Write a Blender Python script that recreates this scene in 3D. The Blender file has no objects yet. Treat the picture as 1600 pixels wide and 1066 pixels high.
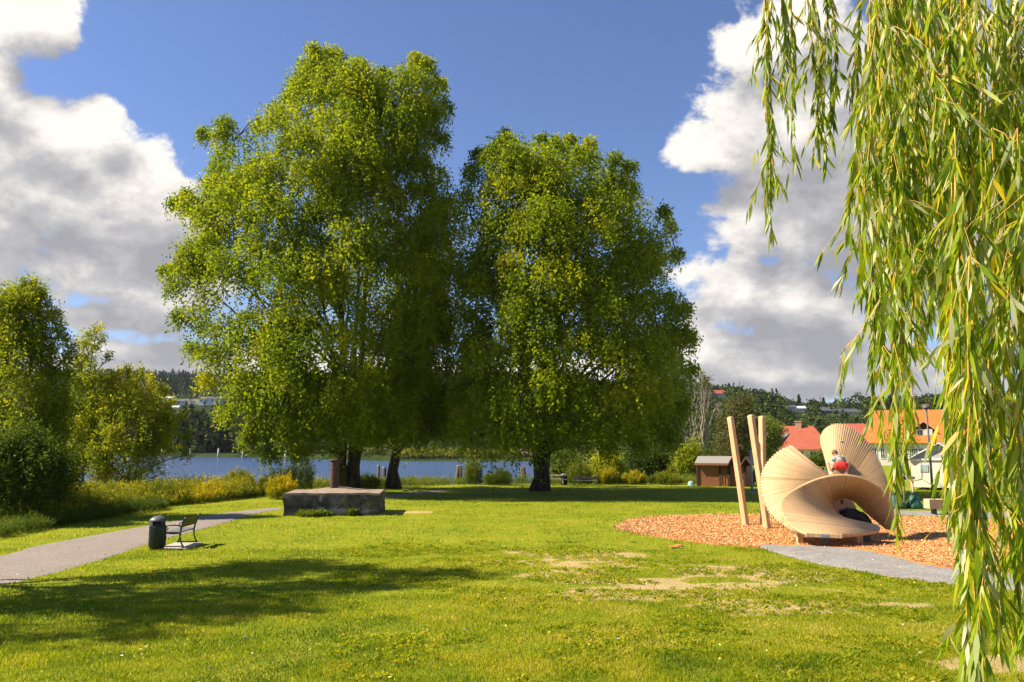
import bpy, bmesh, math, random
import numpy as np
from mathutils import Vector, Matrix, Euler

random.seed(7)
RNG = np.random.default_rng(11)
SC = bpy.context.scene
COL = SC.collection
R = math.radians
PI = math.pi

# ------------------------------------------------------------------ camera
W, H, F = 1600.0, 1066.0, 1280.0
EYE = Vector((0.0, 0.0, 3.0))
PITCH = math.atan(162.0 / F)
cam_d = bpy.data.cameras.new("camera")
cam_d.sensor_width = 36.0
cam_d.lens = 36.0 * F / W
cam_d.clip_start = 0.05
cam_d.clip_end = 12000.0
cam = bpy.data.objects.new("camera", cam_d)
cam.location = EYE
cam.rotation_euler = (PI / 2 + PITCH, 0, 0)
COL.objects.link(cam)
SC.camera = cam
CP, SP = math.cos(PITCH), math.sin(PITCH)


def ray(px, py):
    a, b = (px - 800.0) / F, (533.0 - py) / F
    return Vector((a, CP - b * SP, SP + b * CP))


def at(px, py, Y):
    """world point seen at photo pixel px, py, standing Y metres in front of the viewer"""
    d = ray(px, py)
    return EYE + d * (Y / d.y)


# ------------------------------------------------------------------ noise (numpy)
def _hash(ix, iy, s):
    h = (ix.astype(np.int64) * 374761393 + iy.astype(np.int64) * 668265263 + s * 1442695041) & 0x7fffffff
    h = ((h ^ (h >> 13)) * 1274126177) & 0x7fffffff
    h = h ^ (h >> 16)
    return (h & 0xffff) / 65535.0


def vnoise(x, y, s=0):
    x = np.asarray(x, float); y = np.asarray(y, float)
    ix, iy = np.floor(x), np.floor(y)
    fx, fy = x - ix, y - iy
    fx = fx * fx * (3 - 2 * fx); fy = fy * fy * (3 - 2 * fy)
    a, b = _hash(ix, iy, s), _hash(ix + 1, iy, s)
    c, d = _hash(ix, iy + 1, s), _hash(ix + 1, iy + 1, s)
    return (a * (1 - fx) + b * fx) * (1 - fy) + (c * (1 - fx) + d * fx) * fy


def fbm(x, y, s=0, o=4):
    t = 0; a = 0.5; n = 0
    x = np.asarray(x, float); y = np.asarray(y, float)
    for k in range(o):
        t = t + a * vnoise(x * 2 ** k, y * 2 ** k, s + k * 17); n += a; a *= 0.5
    return t / n


def sstep(a, b, x):
    t = np.clip((x - a) / (b - a), 0, 1)
    return t * t * (3 - 2 * t)


def in_poly(x, y, poly):
    x = np.asarray(x, float); y = np.asarray(y, float)
    ins = np.zeros(x.shape, bool)
    n = len(poly)
    for i in range(n):
        x0, y0 = poly[i]; x1, y1 = poly[(i + 1) % n]
        c = (y0 > y) != (y1 > y)
        ins ^= c & (x < (x1 - x0) * (y - y0) / ((y1 - y0) if y1 != y0 else 1e-9) + x0)
    return ins


def dist_poly(x, y, poly):
    x = np.asarray(x, float); y = np.asarray(y, float)
    best = np.full(x.shape, 1e9)
    n = len(poly)
    for i in range(n):
        x0, y0 = poly[i]; x1, y1 = poly[(i + 1) % n]
        dx, dy = x1 - x0, y1 - y0
        t = np.clip(((x - x0) * dx + (y - y0) * dy) / (dx * dx + dy * dy + 1e-9), 0, 1)
        best = np.minimum(best, np.hypot(x - x0 - t * dx, y - y0 - t * dy))
    return best


# ------------------------------------------------------------------ terrain
WATER_Z = -1.2
LAKE = [(-600, 22), (-75, 41), (-48, 48), (-28, 55.5), (-17, 61.5), (-8, 65.5), (0, 66.5), (10, 68), (17, 74), (24, 95), (32, 150),
        (34, 205), (20, 213), (5, 214), (-33, 215), (-60, 250), (-85, 272), (-120, 300), (-300, 360), (-600, 420)]
RIDGE_U = [-1500, 0, 190, 330, 600, 900, 1080, 1130, 1200, 1260, 1330, 1420, 1600, 3000]
RIDGE_E = [4.4, 4.3, 4.35, 4.25, 4.2, 3.9, 3.6, 3.3, 2.75, 2.35, 2.3, 2.5, 2.7, 3.0]
RIDGE_R = [1500, 1300, 1250, 1250, 1100, 850, 620, 600, 600, 620, 620, 600, 560, 560]


def gz(x, y):
    x = np.asarray(x, float); y = np.asarray(y, float)
    s = 1 - np.clip(y, 0, 26) / 26.0
    z = 1.4 * s ** 1.6
    z = z + np.where(y < 0, -y * 0.03, 0)
    z = z + 0.05 * (fbm(x / 6.0, y / 6.0, 3, 2) - 0.5) * sstep(3, 8, y)
    ins = in_poly(x, y, LAKE)
    d = dist_poly(x, y, LAKE)
    sd = np.where(ins, -d, d)
    k = sstep(-3.2, 2.2, sd)
    z = -2.4 * (1 - k) + z * k
    # hills beyond the lake and the houses
    yy = np.maximum(y, 1.0)
    u = x / yy * F + 800
    e = np.interp(u, RIDGE_U, RIDGE_E)
    rr = np.interp(u, RIDGE_U, RIDGE_R)
    y0 = np.interp(u, [-1500, 290, 600, 830, 950, 3000], [400, 330, 250, 235, 210, 190])
    t = np.clip((y - y0) / (rr - y0), 0, 1.25)
    hz = rr * np.tan(np.radians(e)) * np.where(t < 1, sstep(-0.25, 1.0, t) - 0.104 * (1 - t), 1 - (t - 1) * 0.8)
    hz = hz + (fbm(x / 90.0, y / 90.0, 9, 3) - 0.5) * 10 * np.clip(t * 3, 0, 1)
    return z + np.where(y > y0, np.maximum(hz, 0) * (y > 100), 0)


def gzf(x, y):
    return float(gz(np.array([x]), np.array([y]))[0])


def G(px, py):
    """point of the ground seen at photo pixel px, py"""
    d = ray(px, py)
    prev = 3.0
    Y = 3.0
    while Y < 400:
        p = EYE + d * (Y / d.y)
        if p.z <= gzf(p.x, p.y):
            lo, hi = prev, Y
            for _ in range(24):
                m = (lo + hi) / 2
                p = EYE + d * (m / d.y)
                if p.z <= gzf(p.x, p.y): hi = m
                else: lo = m
            p = EYE + d * (hi / d.y)
            return Vector((p.x, p.y, gzf(p.x, p.y)))
        prev = Y
        Y *= 1.01
    return EYE + d * (400 / d.y)


# ------------------------------------------------------------------ objects
def tag(o, label=None, cat=None, group=None, kind=None):
    if label: o["label"] = label
    if cat: o["category"] = cat
    if group: o["group"] = group
    if kind: o["kind"] = kind
    return o


def empty(name, loc, rz=0.0):
    o = bpy.data.objects.new(name, None)
    o.empty_display_size = 0.3
    o.location = loc
    o.rotation_euler = (0, 0, rz)
    COL.objects.link(o)
    return o


def thing(name, label, cat, loc, rz=0.0, group=None):
    return tag(empty(name, loc, rz), label, cat, group)


def link(name, me, mat, parent=None):
    o = bpy.data.objects.new(name, me)
    if mat is not None:
        for m in (mat if isinstance(mat, (list, tuple)) else [mat]):
            me.materials.append(m)
    COL.objects.link(o)
    if parent is not None: o.parent = parent
    return o


def copy_tree(o, parent=None):
    c = o.copy()
    COL.objects.link(c)
    c.parent = parent
    for ch in list(o.children): copy_tree(ch, c)
    return c


class MB:
    """collects primitives; build() links them as one mesh object"""
    def __init__(s):
        s.v = []; s.f = []; s.sm = []

    def add(s, v, f, smooth=False):
        n = len(s.v)
        s.v += [tuple(p) for p in v]
        for q in f:
            s.f.append(tuple(i + n for i in q)); s.sm.append(smooth)
        return s

    def box(s, c, size, rot=None, bevel=0.0):
        c = Vector(c); hx, hy, hz = size[0] / 2, size[1] / 2, size[2] / 2
        M = rot if rot is not None else Matrix.Identity(3)
        if bevel > 0:
            bm = bmesh.new()
            bmesh.ops.create_cube(bm, size=2.0)
            for v in bm.verts: v.co = Vector((v.co.x * hx, v.co.y * hy, v.co.z * hz))
            bmesh.ops.bevel(bm, geom=list(bm.edges), offset=bevel, segments=2, affect='EDGES', profile=0.5)
            bm.verts.index_update()
            s.add([c + M @ v.co for v in bm.verts], [[v.index for v in f.verts] for f in bm.faces])
            bm.free()
            return s
        vs = [c + M @ Vector((x * hx, y * hy, z * hz)) for x in (-1, 1) for y in (-1, 1) for z in (-1, 1)]
        return s.add(vs, [(0, 1, 3, 2), (4, 6, 7, 5), (0, 4, 5, 1), (2, 3, 7, 6), (0, 2, 6, 4), (1, 5, 7, 3)])

    def hexa(s, p):
        """8 points: bottom 4 (ccw from above), top 4"""
        return s.add(p, [(3, 2, 1, 0), (4, 5, 6, 7), (0, 1, 5, 4), (1, 2, 6, 5), (2, 3, 7, 6), (3, 0, 4, 7)])

    def tube(s, pts, rad, n=8, cap=True, smooth=True):
        pts = [Vector(p) for p in pts]
        if not isinstance(rad, (list, tuple)): rad = [rad] * len(pts)
        vs = []; fs = []
        up = None
        for i, p in enumerate(pts):
            t = (pts[min(i + 1, len(pts) - 1)] - pts[max(i - 1, 0)])
            if t.length < 1e-9: t = Vector((0, 0, 1))
            t.normalize()
            if up is None:
                up = Vector((1, 0, 0)) if abs(t.x) < 0.8 else Vector((0, 1, 0))
            a = (up - t * up.dot(t))
            if a.length < 1e-6: a = t.orthogonal()
            a.normalize(); up = a
            b = t.cross(a)
            for k in range(n):
                an = 2 * PI * k / n
                vs.append(p + (a * math.cos(an) + b * math.sin(an)) * rad[i])
        for i in range(len(pts) - 1):
            for k in range(n):
                k2 = (k + 1) % n
                fs.append((i * n + k, i * n + k2, (i + 1) * n + k2, (i + 1) * n + k))
        s.add(vs, fs, smooth)
        if cap:
            m = len(s.v) - len(vs)
            s.f.append(tuple(m + k for k in range(n - 1, -1, -1))); s.sm.append(False)
            e = m + (len(pts) - 1) * n
            s.f.append(tuple(e + k for k in range(n))); s.sm.append(False)
        return s

    def lathe(s, prof, n=24, c=(0, 0, 0), smooth=True):
        c = Vector(c)
        vs = [c + Vector((r * math.cos(2 * PI * k / n), r * math.sin(2 * PI * k / n), z)) for r, z in prof for k in range(n)]
        fs = []
        for i in range(len(prof) - 1):
            for k in range(n):
                k2 = (k + 1) % n
                fs.append((i * n + k, i * n + k2, (i + 1) * n + k2, (i + 1) * n + k))
        fs.append(tuple(range(n - 1, -1, -1)))
        e = (len(prof) - 1) * n
        fs.append(tuple(e + k for k in range(n)))
        s.add(vs, fs[:-2], smooth)
        m = len(s.v) - len(vs)
        for f in fs[-2:]:
            s.f.append(tuple(m + i for i in f)); s.sm.append(False)
        return s

    def prism(s, outline, axis_vec, origin, ux, uy):
        """extrude a 2-D outline (in ux, uy) along axis_vec"""
        o = Vector(origin); ux = Vector(ux); uy = Vector(uy); ax = Vector(axis_vec)
        a = [o + ux * x + uy * y for x, y in outline]
        b = [p + ax for p in a]
        n = len(a)
        return s.add(a + b, [tuple(range(n - 1, -1, -1)), tuple(range(n, 2 * n))] +
                     [(i, (i + 1) % n, n + (i + 1) % n, n + i) for i in range(n)])

    def mesh(s, name):
        me = bpy.data.meshes.new(name)
        me.from_pydata(s.v, [], s.f)
        me.polygons.foreach_set("use_smooth", s.sm)
        me.update()
        bm = bmesh.new(); bm.from_mesh(me)
        bmesh.ops.recalc_face_normals(bm, faces=list(bm.faces))
        bm.to_mesh(me); bm.free()
        return me

    def build(s, name, mat, parent=None):
        return link(name, s.mesh(name), mat, parent)


def np_mesh(name, V, k, mat, parent=None, tint=None, smooth=False, faces=None):
    """V: (N*k,3) vertices of N separate k-gons, or any vertices with faces (M,k); tint: one value per face"""
    V = np.ascontiguousarray(V, dtype=np.float32).reshape(-1, 3)
    me = bpy.data.meshes.new(name)
    if faces is None:
        nf = len(V) // k
        idx = np.arange(nf * k, dtype=np.int32)
    else:
        faces = np.asarray(faces, dtype=np.int32)
        nf = len(faces)
        idx = np.ascontiguousarray(faces.reshape(-1))
    me.vertices.add(len(V)); me.vertices.foreach_set("co", V.reshape(-1))
    me.loops.add(nf * k); me.loops.foreach_set("vertex_index", idx)
    me.polygons.add(nf)
    me.polygons.foreach_set("loop_start", np.arange(0, nf * k, k, dtype=np.int32))
    if smooth: me.polygons.foreach_set("use_smooth", np.ones(nf, dtype=bool))
    me.update(calc_edges=True)
    if tint is not None:
        a = me.attributes.new("tint", 'FLOAT', 'FACE')
        a.data.foreach_set("value", np.ascontiguousarray(tint, dtype=np.float32))
    return link(name, me, mat, parent)


def catmull(pts, n):
    P = np.array(pts, float)
    m = len(P)
    out = []
    for t in np.linspace(0, m - 1, n):
        i = min(int(t), m - 2); f = t - i
        p0 = P[max(i - 1, 0)]; p1 = P[i]; p2 = P[i + 1]; p3 = P[min(i + 2, m - 1)]
        out.append(0.5 * ((2 * p1) + (-p0 + p2) * f + (2 * p0 - 5 * p1 + 4 * p2 - p3) * f * f + (-p0 + 3 * p1 - 3 * p2 + p3) * f ** 3))
    return np.array(out)


# ------------------------------------------------------------------ materials
def new_mat(name):
    m = bpy.data.materials.new(name)
    m.use_nodes = True
    nt = m.node_tree
    return m, nt, nt.nodes["Principled BSDF"], nt.nodes["Material Output"]


def N(nt, typ, **kw):
    n = nt.nodes.new(typ)
    for k, v in kw.items():
        if k in n.inputs.keys() and not hasattr(n, k): n.inputs[k].default_value = v
        else: setattr(n, k, v)
    return n


def ramp(nt, stops, fac, interp='LINEAR'):
    r = nt.nodes.new("ShaderNodeValToRGB")
    r.color_ramp.interpolation = interp
    el = r.color_ramp.elements
    while len(el) > 1: el.remove(el[-1])
    for i, (p, c) in enumerate(stops):
        e = el[0] if i == 0 else el.new(p)
        e.position = p
        e.color = (c[0], c[1], c[2], 1)
    nt.links.new(fac, r.inputs[0])
    return r.outputs[0]


def noise(nt, scale, detail=4, vec=None, rough=0.55, dist=0.0):
    n = nt.nodes.new("ShaderNodeTexNoise")
    n.inputs["Scale"].default_value = scale
    n.inputs["Detail"].default_value = detail
    n.inputs["Roughness"].default_value = rough
    n.inputs["Distortion"].default_value = dist
    if vec is not None: nt.links.new(vec, n.inputs["Vector"])
    return n.outputs["Fac"]


def objvec(nt, scale=(1, 1, 1)):
    tc = nt.nodes.new("ShaderNodeTexCoord")
    mp = nt.nodes.new("ShaderNodeMapping")
    mp.inputs["Scale"].default_value = scale
    nt.links.new(tc.outputs["Object"], mp.inputs["Vector"])
    return mp.outputs["Vector"]


def bump(nt, bs, h, strength=0.3, dist=0.02):
    b = nt.nodes.new("ShaderNodeBump")
    b.inputs["Strength"].default_value = strength
    b.inputs["Distance"].default_value = dist
    nt.links.new(h, b.inputs["Height"])
    nt.links.new(b.outputs[0], bs.inputs["Normal"])


def mixc(nt, a, b, fac):
    m = nt.nodes.new("ShaderNodeMix"); m.data_type = 'RGBA'
    for sock, v in ((m.inputs[6], a), (m.inputs[7], b)):
        if hasattr(v, "node"): nt.links.new(v, sock)
        else: sock.default_value = (v[0], v[1], v[2], 1)
    if hasattr(fac, "node"): nt.links.new(fac, m.inputs[0])
    else: m.inputs[0].default_value = fac
    return m.outputs[2]


def surf(name, c1, c2, scale=3.0, rough=0.7, bmp=0.2, vscale=(1, 1, 1), detail=5, metal=0.0, spec=0.4, bdist=0.02):
    m, nt, bs, out = new_mat(name)
    v = objvec(nt, vscale)
    n = noise(nt, scale, detail, v)
    nt.links.new(ramp(nt, [(0.3, c1), (0.7, c2)], n), bs.inputs["Base Color"])
    bs.inputs["Roughness"].default_value = rough
    bs.inputs["Metallic"].default_value = metal
    bs.inputs["Specular IOR Level"].default_value = spec
    if bmp > 0: bump(nt, bs, noise(nt, scale * 4, 4, v), bmp, bdist)
    return m


def leaf_mat(name, stops, trans=0.35, rough=0.55, tboost=1.5, spec=0.12):
    m, nt, bs, out = new_mat(name)
    a = N(nt, "ShaderNodeAttribute", attribute_name="tint")
    c = ramp(nt, stops, a.outputs["Fac"])
    nt.links.new(c, bs.inputs["Base Color"])
    bs.inputs["Roughness"].default_value = rough
    bs.inputs["Specular IOR Level"].default_value = spec
    tr = nt.nodes.new("ShaderNodeBsdfTranslucent")
    mul = nt.nodes.new("ShaderNodeVectorMath"); mul.operation = 'MULTIPLY'
    nt.links.new(c, mul.inputs[0]); mul.inputs[1].default_value = (tboost * 1.05, tboost, tboost * 0.5)
    nt.links.new(mul.outputs[0], tr.inputs["Color"])
    mx = nt.nodes.new("ShaderNodeMixShader"); mx.inputs[0].default_value = trans
    nt.links.new(bs.outputs[0], mx.inputs[1]); nt.links.new(tr.outputs[0], mx.inputs[2])
    nt.links.new(mx.outputs[0], out.inputs["Surface"])
    return m


M = {}
M["birch"] = leaf_mat("birch_leaf", [(0, (0.07, 0.125, 0.006)), (0.5, (0.18, 0.238, 0.008)), (1, (0.38, 0.37, 0.016))], 0.5, 0.6, 1.65)
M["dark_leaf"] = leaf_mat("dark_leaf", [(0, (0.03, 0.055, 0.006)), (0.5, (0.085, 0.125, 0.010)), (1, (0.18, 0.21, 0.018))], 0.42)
M["shrub"] = leaf_mat("shrub_leaf", [(0, (0.06, 0.10, 0.007)), (0.5, (0.18, 0.225, 0.010)), (1, (0.36, 0.34, 0.02))], 0.5, 0.55, 1.7)
M["pale_leaf"] = leaf_mat("pale_leaf", [(0, (0.07, 0.11, 0.012)), (0.5, (0.13, 0.18, 0.02)), (1, (0.2, 0.23, 0.03))], 0.35)
M["dry_leaf"] = leaf_mat("dry_leaf", [(0, (0.06, 0.065, 0.02)), (0.5, (0.12, 0.12, 0.035)), (1, (0.2, 0.17, 0.06))], 0.3)
M["conifer"] = leaf_mat("conifer_needles", [(0, (0.008, 0.02, 0.012)), (0.5, (0.02, 0.036, 0.016)), (1, (0.04, 0.055, 0.022))], 0.1, 0.9, 1.2, 0.0)
M["far_leaf"] = leaf_mat("far_leaf", [(0, (0.02, 0.036, 0.012)), (0.5, (0.05, 0.075, 0.02)), (1, (0.12, 0.13, 0.035))], 0.15, 0.9, 1.2, 0.0)
M["weed"] = leaf_mat("weed_leaf", [(0, (0.05, 0.08, 0.01)), (0.4, (0.17, 0.20, 0.012)), (0.68, (0.46, 0.38, 0.010)), (0.9, (0.50, 0.34, 0.02)), (1, (0.36, 0.20, 0.06))], 0.35)
M["reed"] = leaf_mat("reed_leaf", [(0, (0.06, 0.10, 0.01)), (0.6, (0.16, 0.20, 0.02)), (1, (0.28, 0.25, 0.06))], 0.35)
M["willow"] = leaf_mat("willow_leaf", [(0, (0.07, 0.14, 0.004)), (0.45, (0.23, 0.33, 0.006)), (0.68, (0.42, 0.43, 0.010)), (0.74, (0.62, 0.46, 0.02)), (0.79, (0.36, 0.39, 0.15)), (1, (0.50, 0.51, 0.32))], 0.5, 0.42, 1.5, 0.35)
M["grass"] = leaf_mat("grass_blade", [(0, (0.06, 0.115, 0.004)), (0.4, (0.175, 0.235, 0.006)), (0.75, (0.36, 0.335, 0.018)), (1, (0.50, 0.40, 0.14))], 0.5, 0.6, 1.6, 0.1)
M["bark"] = surf("bark", (0.022, 0.017, 0.013), (0.09, 0.068, 0.05), 6, 0.9, 0.8, (1, 1, 0.25))
M["pole_grey"] = surf("grey_pole_paint", (0.30, 0.31, 0.31), (0.38, 0.39, 0.39), 8, 0.6, 0.02)
M["pale_bark"] = surf("pale_bark", (0.16, 0.13, 0.10), (0.34, 0.29, 0.23), 5, 0.85, 0.4, (1, 1, 0.3))
M["willow_twig"] = surf("willow_twig", (0.42, 0.20, 0.02), (0.62, 0.36, 0.04), 8, 0.5, 0.0)
M["black_metal"] = surf("black_painted_metal", (0.008, 0.009, 0.009), (0.02, 0.02, 0.02), 12, 0.4, 0.05)
M["bin_green"] = surf("bin_dark_green", (0.006, 0.012, 0.009), (0.016, 0.024, 0.018), 9, 0.35, 0.05)
M["grey_lid"] = surf("bin_lid_grey", (0.07, 0.075, 0.08), (0.13, 0.13, 0.13), 9, 0.45, 0.1)
M["steel"] = surf("galvanised_steel", (0.25, 0.27, 0.29), (0.4, 0.42, 0.44), 10, 0.45, 0.05, metal=0.4)
M["dark_steel"] = surf("dark_grey_steel", (0.05, 0.055, 0.06), (0.09, 0.095, 0.10), 10, 0.5, 0.05)
M["rust"] = surf("rusty_steel", (0.035, 0.02, 0.014), (0.10, 0.055, 0.036), 5, 0.85, 0.3)
M["white_paint"] = surf("white_paint", (0.66, 0.65, 0.62), (0.78, 0.77, 0.74), 2.5, 0.6, 0.05)
M["cream_paint"] = surf("cream_paint", (0.68, 0.60, 0.44), (0.80, 0.73, 0.56), 2, 0.6, 0.05)
M["glass"] = surf("window_glass", (0.02, 0.025, 0.03), (0.05, 0.055, 0.06), 1.0, 0.12, 0.0, spec=0.6)
M["concrete_pad"] = surf("concrete_pad", (0.33, 0.29, 0.25), (0.45, 0.40, 0.35), 7, 0.85, 0.2)
M["dark_wood"] = surf("weathered_dark_wood", (0.035, 0.028, 0.022), (0.12, 0.095, 0.07), 5, 0.85, 0.4, (6, 6, 0.6))
M["grey_wood"] = surf("weathered_grey_wood", (0.30, 0.28, 0.24), (0.48, 0.44, 0.38), 5, 0.8, 0.3, (1, 6, 6))
M["shed_felt"] = surf("shed_roof_felt", (0.17, 0.16, 0.15), (0.27, 0.25, 0.23), 14, 0.9, 0.3)
M["shed_trim"] = surf("shed_trim_wood", (0.17, 0.07, 0.03), (0.27, 0.12, 0.05), 5, 0.7, 0.2)
M["shed_dark"] = surf("shed_dark_wood", (0.03, 0.016, 0.01), (0.06, 0.03, 0.018), 5, 0.8, 0.2)
M["shed_door"] = surf("shed_door_wood", (0.26, 0.09, 0.02), (0.42, 0.16, 0.04), 4, 0.6, 0.2, (8, 8, 0.5))
M["teal"] = surf("teal_plastic", (0.22, 0.38, 0.36), (0.34, 0.50, 0.47), 5, 0.5, 0.05)
M["green_bag"] = surf("green_bag_plastic", (0.01, 0.06, 0.03), (0.03, 0.13, 0.07), 6, 0.4, 0.5, bdist=0.05)
M["stake"] = surf("stake_wood", (0.45, 0.28, 0.16), (0.62, 0.42, 0.26), 5, 0.7, 0.2, (6, 6, 0.6))
M["red_board"] = surf("red_boards", (0.13, 0.018, 0.012), (0.22, 0.035, 0.022), 4, 0.75, 0.15)
M["pale_tile"] = surf("pale_red_tiles", (0.32, 0.17, 0.12), (0.45, 0.27, 0.2), 6, 0.85, 0.2)
M["hill_roof"] = surf("far_dark_roof", (0.05, 0.055, 0.07), (0.10, 0.105, 0.12), 1, 0.7, 0.0)
M["brick"] = surf("chimney_brick", (0.36, 0.19, 0.12), (0.50, 0.30, 0.2), 9, 0.85, 0.2)
M["rail_yellow"] = surf("yellow_paint", (0.60, 0.34, 0.03), (0.72, 0.44, 0.05), 5, 0.5, 0.05)
M["skin"] = surf("skin", (0.55, 0.30, 0.20), (0.64, 0.37, 0.26), 8, 0.55, 0.02)
M["hair"] = surf("brown_hair", (0.10, 0.045, 0.02), (0.20, 0.095, 0.045), 30, 0.5, 0.5, (1, 1, 0.3))
M["red_cloth"] = surf("red_cloth", (0.55, 0.02, 0.02), (0.72, 0.05, 0.03), 9, 0.8, 0.4)
M["shirt"] = surf("grey_teal_cloth", (0.20, 0.28, 0.27), (0.32, 0.40, 0.38), 9, 0.85, 0.4)
M["white_shoe"] = surf("white_shoe", (0.62, 0.60, 0.56), (0.8, 0.78, 0.74), 9, 0.5, 0.1)
M["black_cloth"] = surf("black_coat_cloth", (0.006, 0.007, 0.009), (0.022, 0.024, 0.028), 7, 0.45, 0.8, bdist=0.05)
M["dry_bark_piece"] = surf("orange_bark_piece", (0.35, 0.13, 0.03), (0.60, 0.30, 0.09), 8, 0.8, 0.4)


def tile_mat(name, c1, c2, sc=3.0):
    m, nt, bs, out = new_mat(name)
    v = objvec(nt)
    wv = N(nt, "ShaderNodeTexWave", wave_type='BANDS', bands_direction='Z')
    wv.inputs["Scale"].default_value = sc; wv.inputs["Distortion"].default_value = 0.3
    nt.links.new(v, wv.inputs["Vector"])
    c = ramp(nt, [(0.25, c1), (0.75, c2)], noise(nt, 1.6, 6, v, 0.7))
    nt.links.new(c, bs.inputs["Base Color"])
    bs.inputs["Roughness"].default_value = 0.75
    bump(nt, bs, wv.outputs["Fac"], 0.6, 0.04)
    return m


M["red_tile"] = tile_mat("red_roof_tiles", (0.25, 0.055, 0.025), (0.38, 0.095, 0.045))
M["orange_tile"] = tile_mat("orange_roof_tiles", (0.42, 0.10, 0.012), (0.60, 0.19, 0.03))


def siding_mat(name, c1, c2, sc=5.0, dirn='Z'):
    m, nt, bs, out = new_mat(name)
    v = objvec(nt)
    wv = N(nt, "ShaderNodeTexWave", wave_type='BANDS', bands_direction=dirn, wave_profile='SAW')
    wv.inputs["Scale"].default_value = sc
    nt.links.new(v, wv.inputs["Vector"])
    c = ramp(nt, [(0.3, c1), (0.7, c2)], noise(nt, 3.0, 6, objvec(nt, (0.6, 0.6, 6)), 0.7))
    nt.links.new(c, bs.inputs["Base Color"])
    bs.inputs["Roughness"].default_value = 0.75
    bump(nt, bs, wv.outputs["Fac"], 0.8, 0.03)
    return m


M["shed_board"] = siding_mat("shed_boards", (0.30, 0.10, 0.045), (0.42, 0.17, 0.085), 3.4)
M["white_siding"] = siding_mat("white_siding", (0.70, 0.68, 0.62), (0.80, 0.78, 0.72), 2.0)


def wood_mat():
    """pale laminated slats: every slat its own tone, grain along its length"""
    m, nt, bs, out = new_mat("laminated_pale_wood")
    a = N(nt, "ShaderNodeAttribute", attribute_name="tint")
    v = objvec(nt)
    n = noise(nt, 14, 5, v, 0.6)
    add = N(nt, "ShaderNodeMath", operation='MULTIPLY_ADD'); add.inputs[1].default_value = 0.35
    nt.links.new(n, add.inputs[0]); nt.links.new(a.outputs["Fac"], add.inputs[2])
    big = noise(nt, 1.3, 4, v, 0.6)
    ad2 = N(nt, "ShaderNodeMath", operation='MULTIPLY_ADD'); ad2.inputs[1].default_value = 0.5; nt.links.new(big, ad2.inputs[0])
    sb = N(nt, "ShaderNodeMath", operation='SUBTRACT'); sb.inputs[1].default_value = 0.25
    nt.links.new(add.outputs[0], ad2.inputs[2]); nt.links.new(ad2.outputs[0], sb.inputs[0])
    add = sb
    c = ramp(nt, [(0.05, (0.36, 0.21, 0.10)), (0.45, (0.50, 0.325, 0.165)), (1.0, (0.62, 0.45, 0.26))], add.outputs[0])
    nt.links.new(c, bs.inputs["Base Color"])
    bs.inputs["Roughness"].default_value = 0.6
    bs.inputs["Specular IOR Level"].default_value = 0.3
    return m


M["wood"] = wood_mat()
M["post_wood"] = surf("post_pale_wood", (0.42, 0.26, 0.125), (0.70, 0.48, 0.26), 3.5, 0.7, 0.35, (6, 6, 0.35), detail=8)
# ------------------------------------------------------------------ sky, sun, view
SUN_AZ = R(-90)        # measured from straight ahead (+y), negative = to the left
SUN_EL = R(43)
SUN_DIR = Vector((math.sin(SUN_AZ) * math.cos(SUN_EL), math.cos(SUN_AZ) * math.cos(SUN_EL), math.sin(SUN_EL)))
sd_ = bpy.data.lights.new("sun", 'SUN')
sd_.energy = 5.0
sd_.angle = R(0.53)
sd_.color = (1.0, 0.87, 0.68)
so = bpy.data.objects.new("sun", sd_)
so.rotation_euler = SUN_DIR.to_track_quat('Z', 'Y').to_euler()
so.location = (-40, 10, 60)
COL.objects.link(so)

SC.view_settings.view_transform = 'Standard'
SC.view_settings.look = 'None'
SC.view_settings.exposure = EXPOSURE = 1.25
SC.view_settings.gamma = 1.0

world = bpy.data.worlds.new("World")
SC.world = world
world.use_nodes = True
wt = world.node_tree
wt.nodes.clear()


def angles(px, py):
    d = ray(px, py)
    return math.atan2(d.x, d.y), math.asin(d.z / d.length)


CLOUDS = [  # photo pixel centre and radii of each puff
    (20, 40, 95, 75), (-60, 90, 120, 90), (70, 20, 75, 45),
    (70, 195, 120, 62), (150, 185, 60, 36), (190, 280, 125, 80), (60, 310, 200, 110), (235, 340, 110, 95), (-80, 330, 260, 150),
    (150, 425, 190, 60), (-40, 415, 150, 55), (255, 470, 110, 80), (165, 492, 75, 30), (250, 560, 170, 36), (90, 572, 260, 26), (300, 430, 80, 80),
    (1185, 70, 62, 62), (1260, 40, 120, 80), (1180, 160, 85, 70), (1108, 232, 72, 44), (1250, 200, 170, 150), (1420, 180, 230, 230),
    (1170, 345, 112, 82), (1280, 330, 190, 120), (1420, 400, 200, 140), (1150, 450, 105, 62), (1240, 470, 190, 80),
    (1190, 545, 260, 52), (1340, 560, 190, 46), (1450, 630, 60, 28), (900, 578, 320, 26), (560, 576, 320, 26), (1250, 592, 360, 40), (1440, 560, 60, 30),
    (1800, 200, 300, 260), (2000, 400, 300, 160), (-500, 330, 320, 160), (-900, 200, 350, 200),
]
dg = bpy.data.node_groups.new("cloud_density", 'ShaderNodeTree')
dg.interface.new_socket("P", in_out='INPUT', socket_type='NodeSocketVector')
dg.interface.new_socket("D", in_out='OUTPUT', socket_type='NodeSocketFloat')
gi = dg.nodes.new("NodeGroupInput"); go_ = dg.nodes.new("NodeGroupOutput")
last = None
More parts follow.
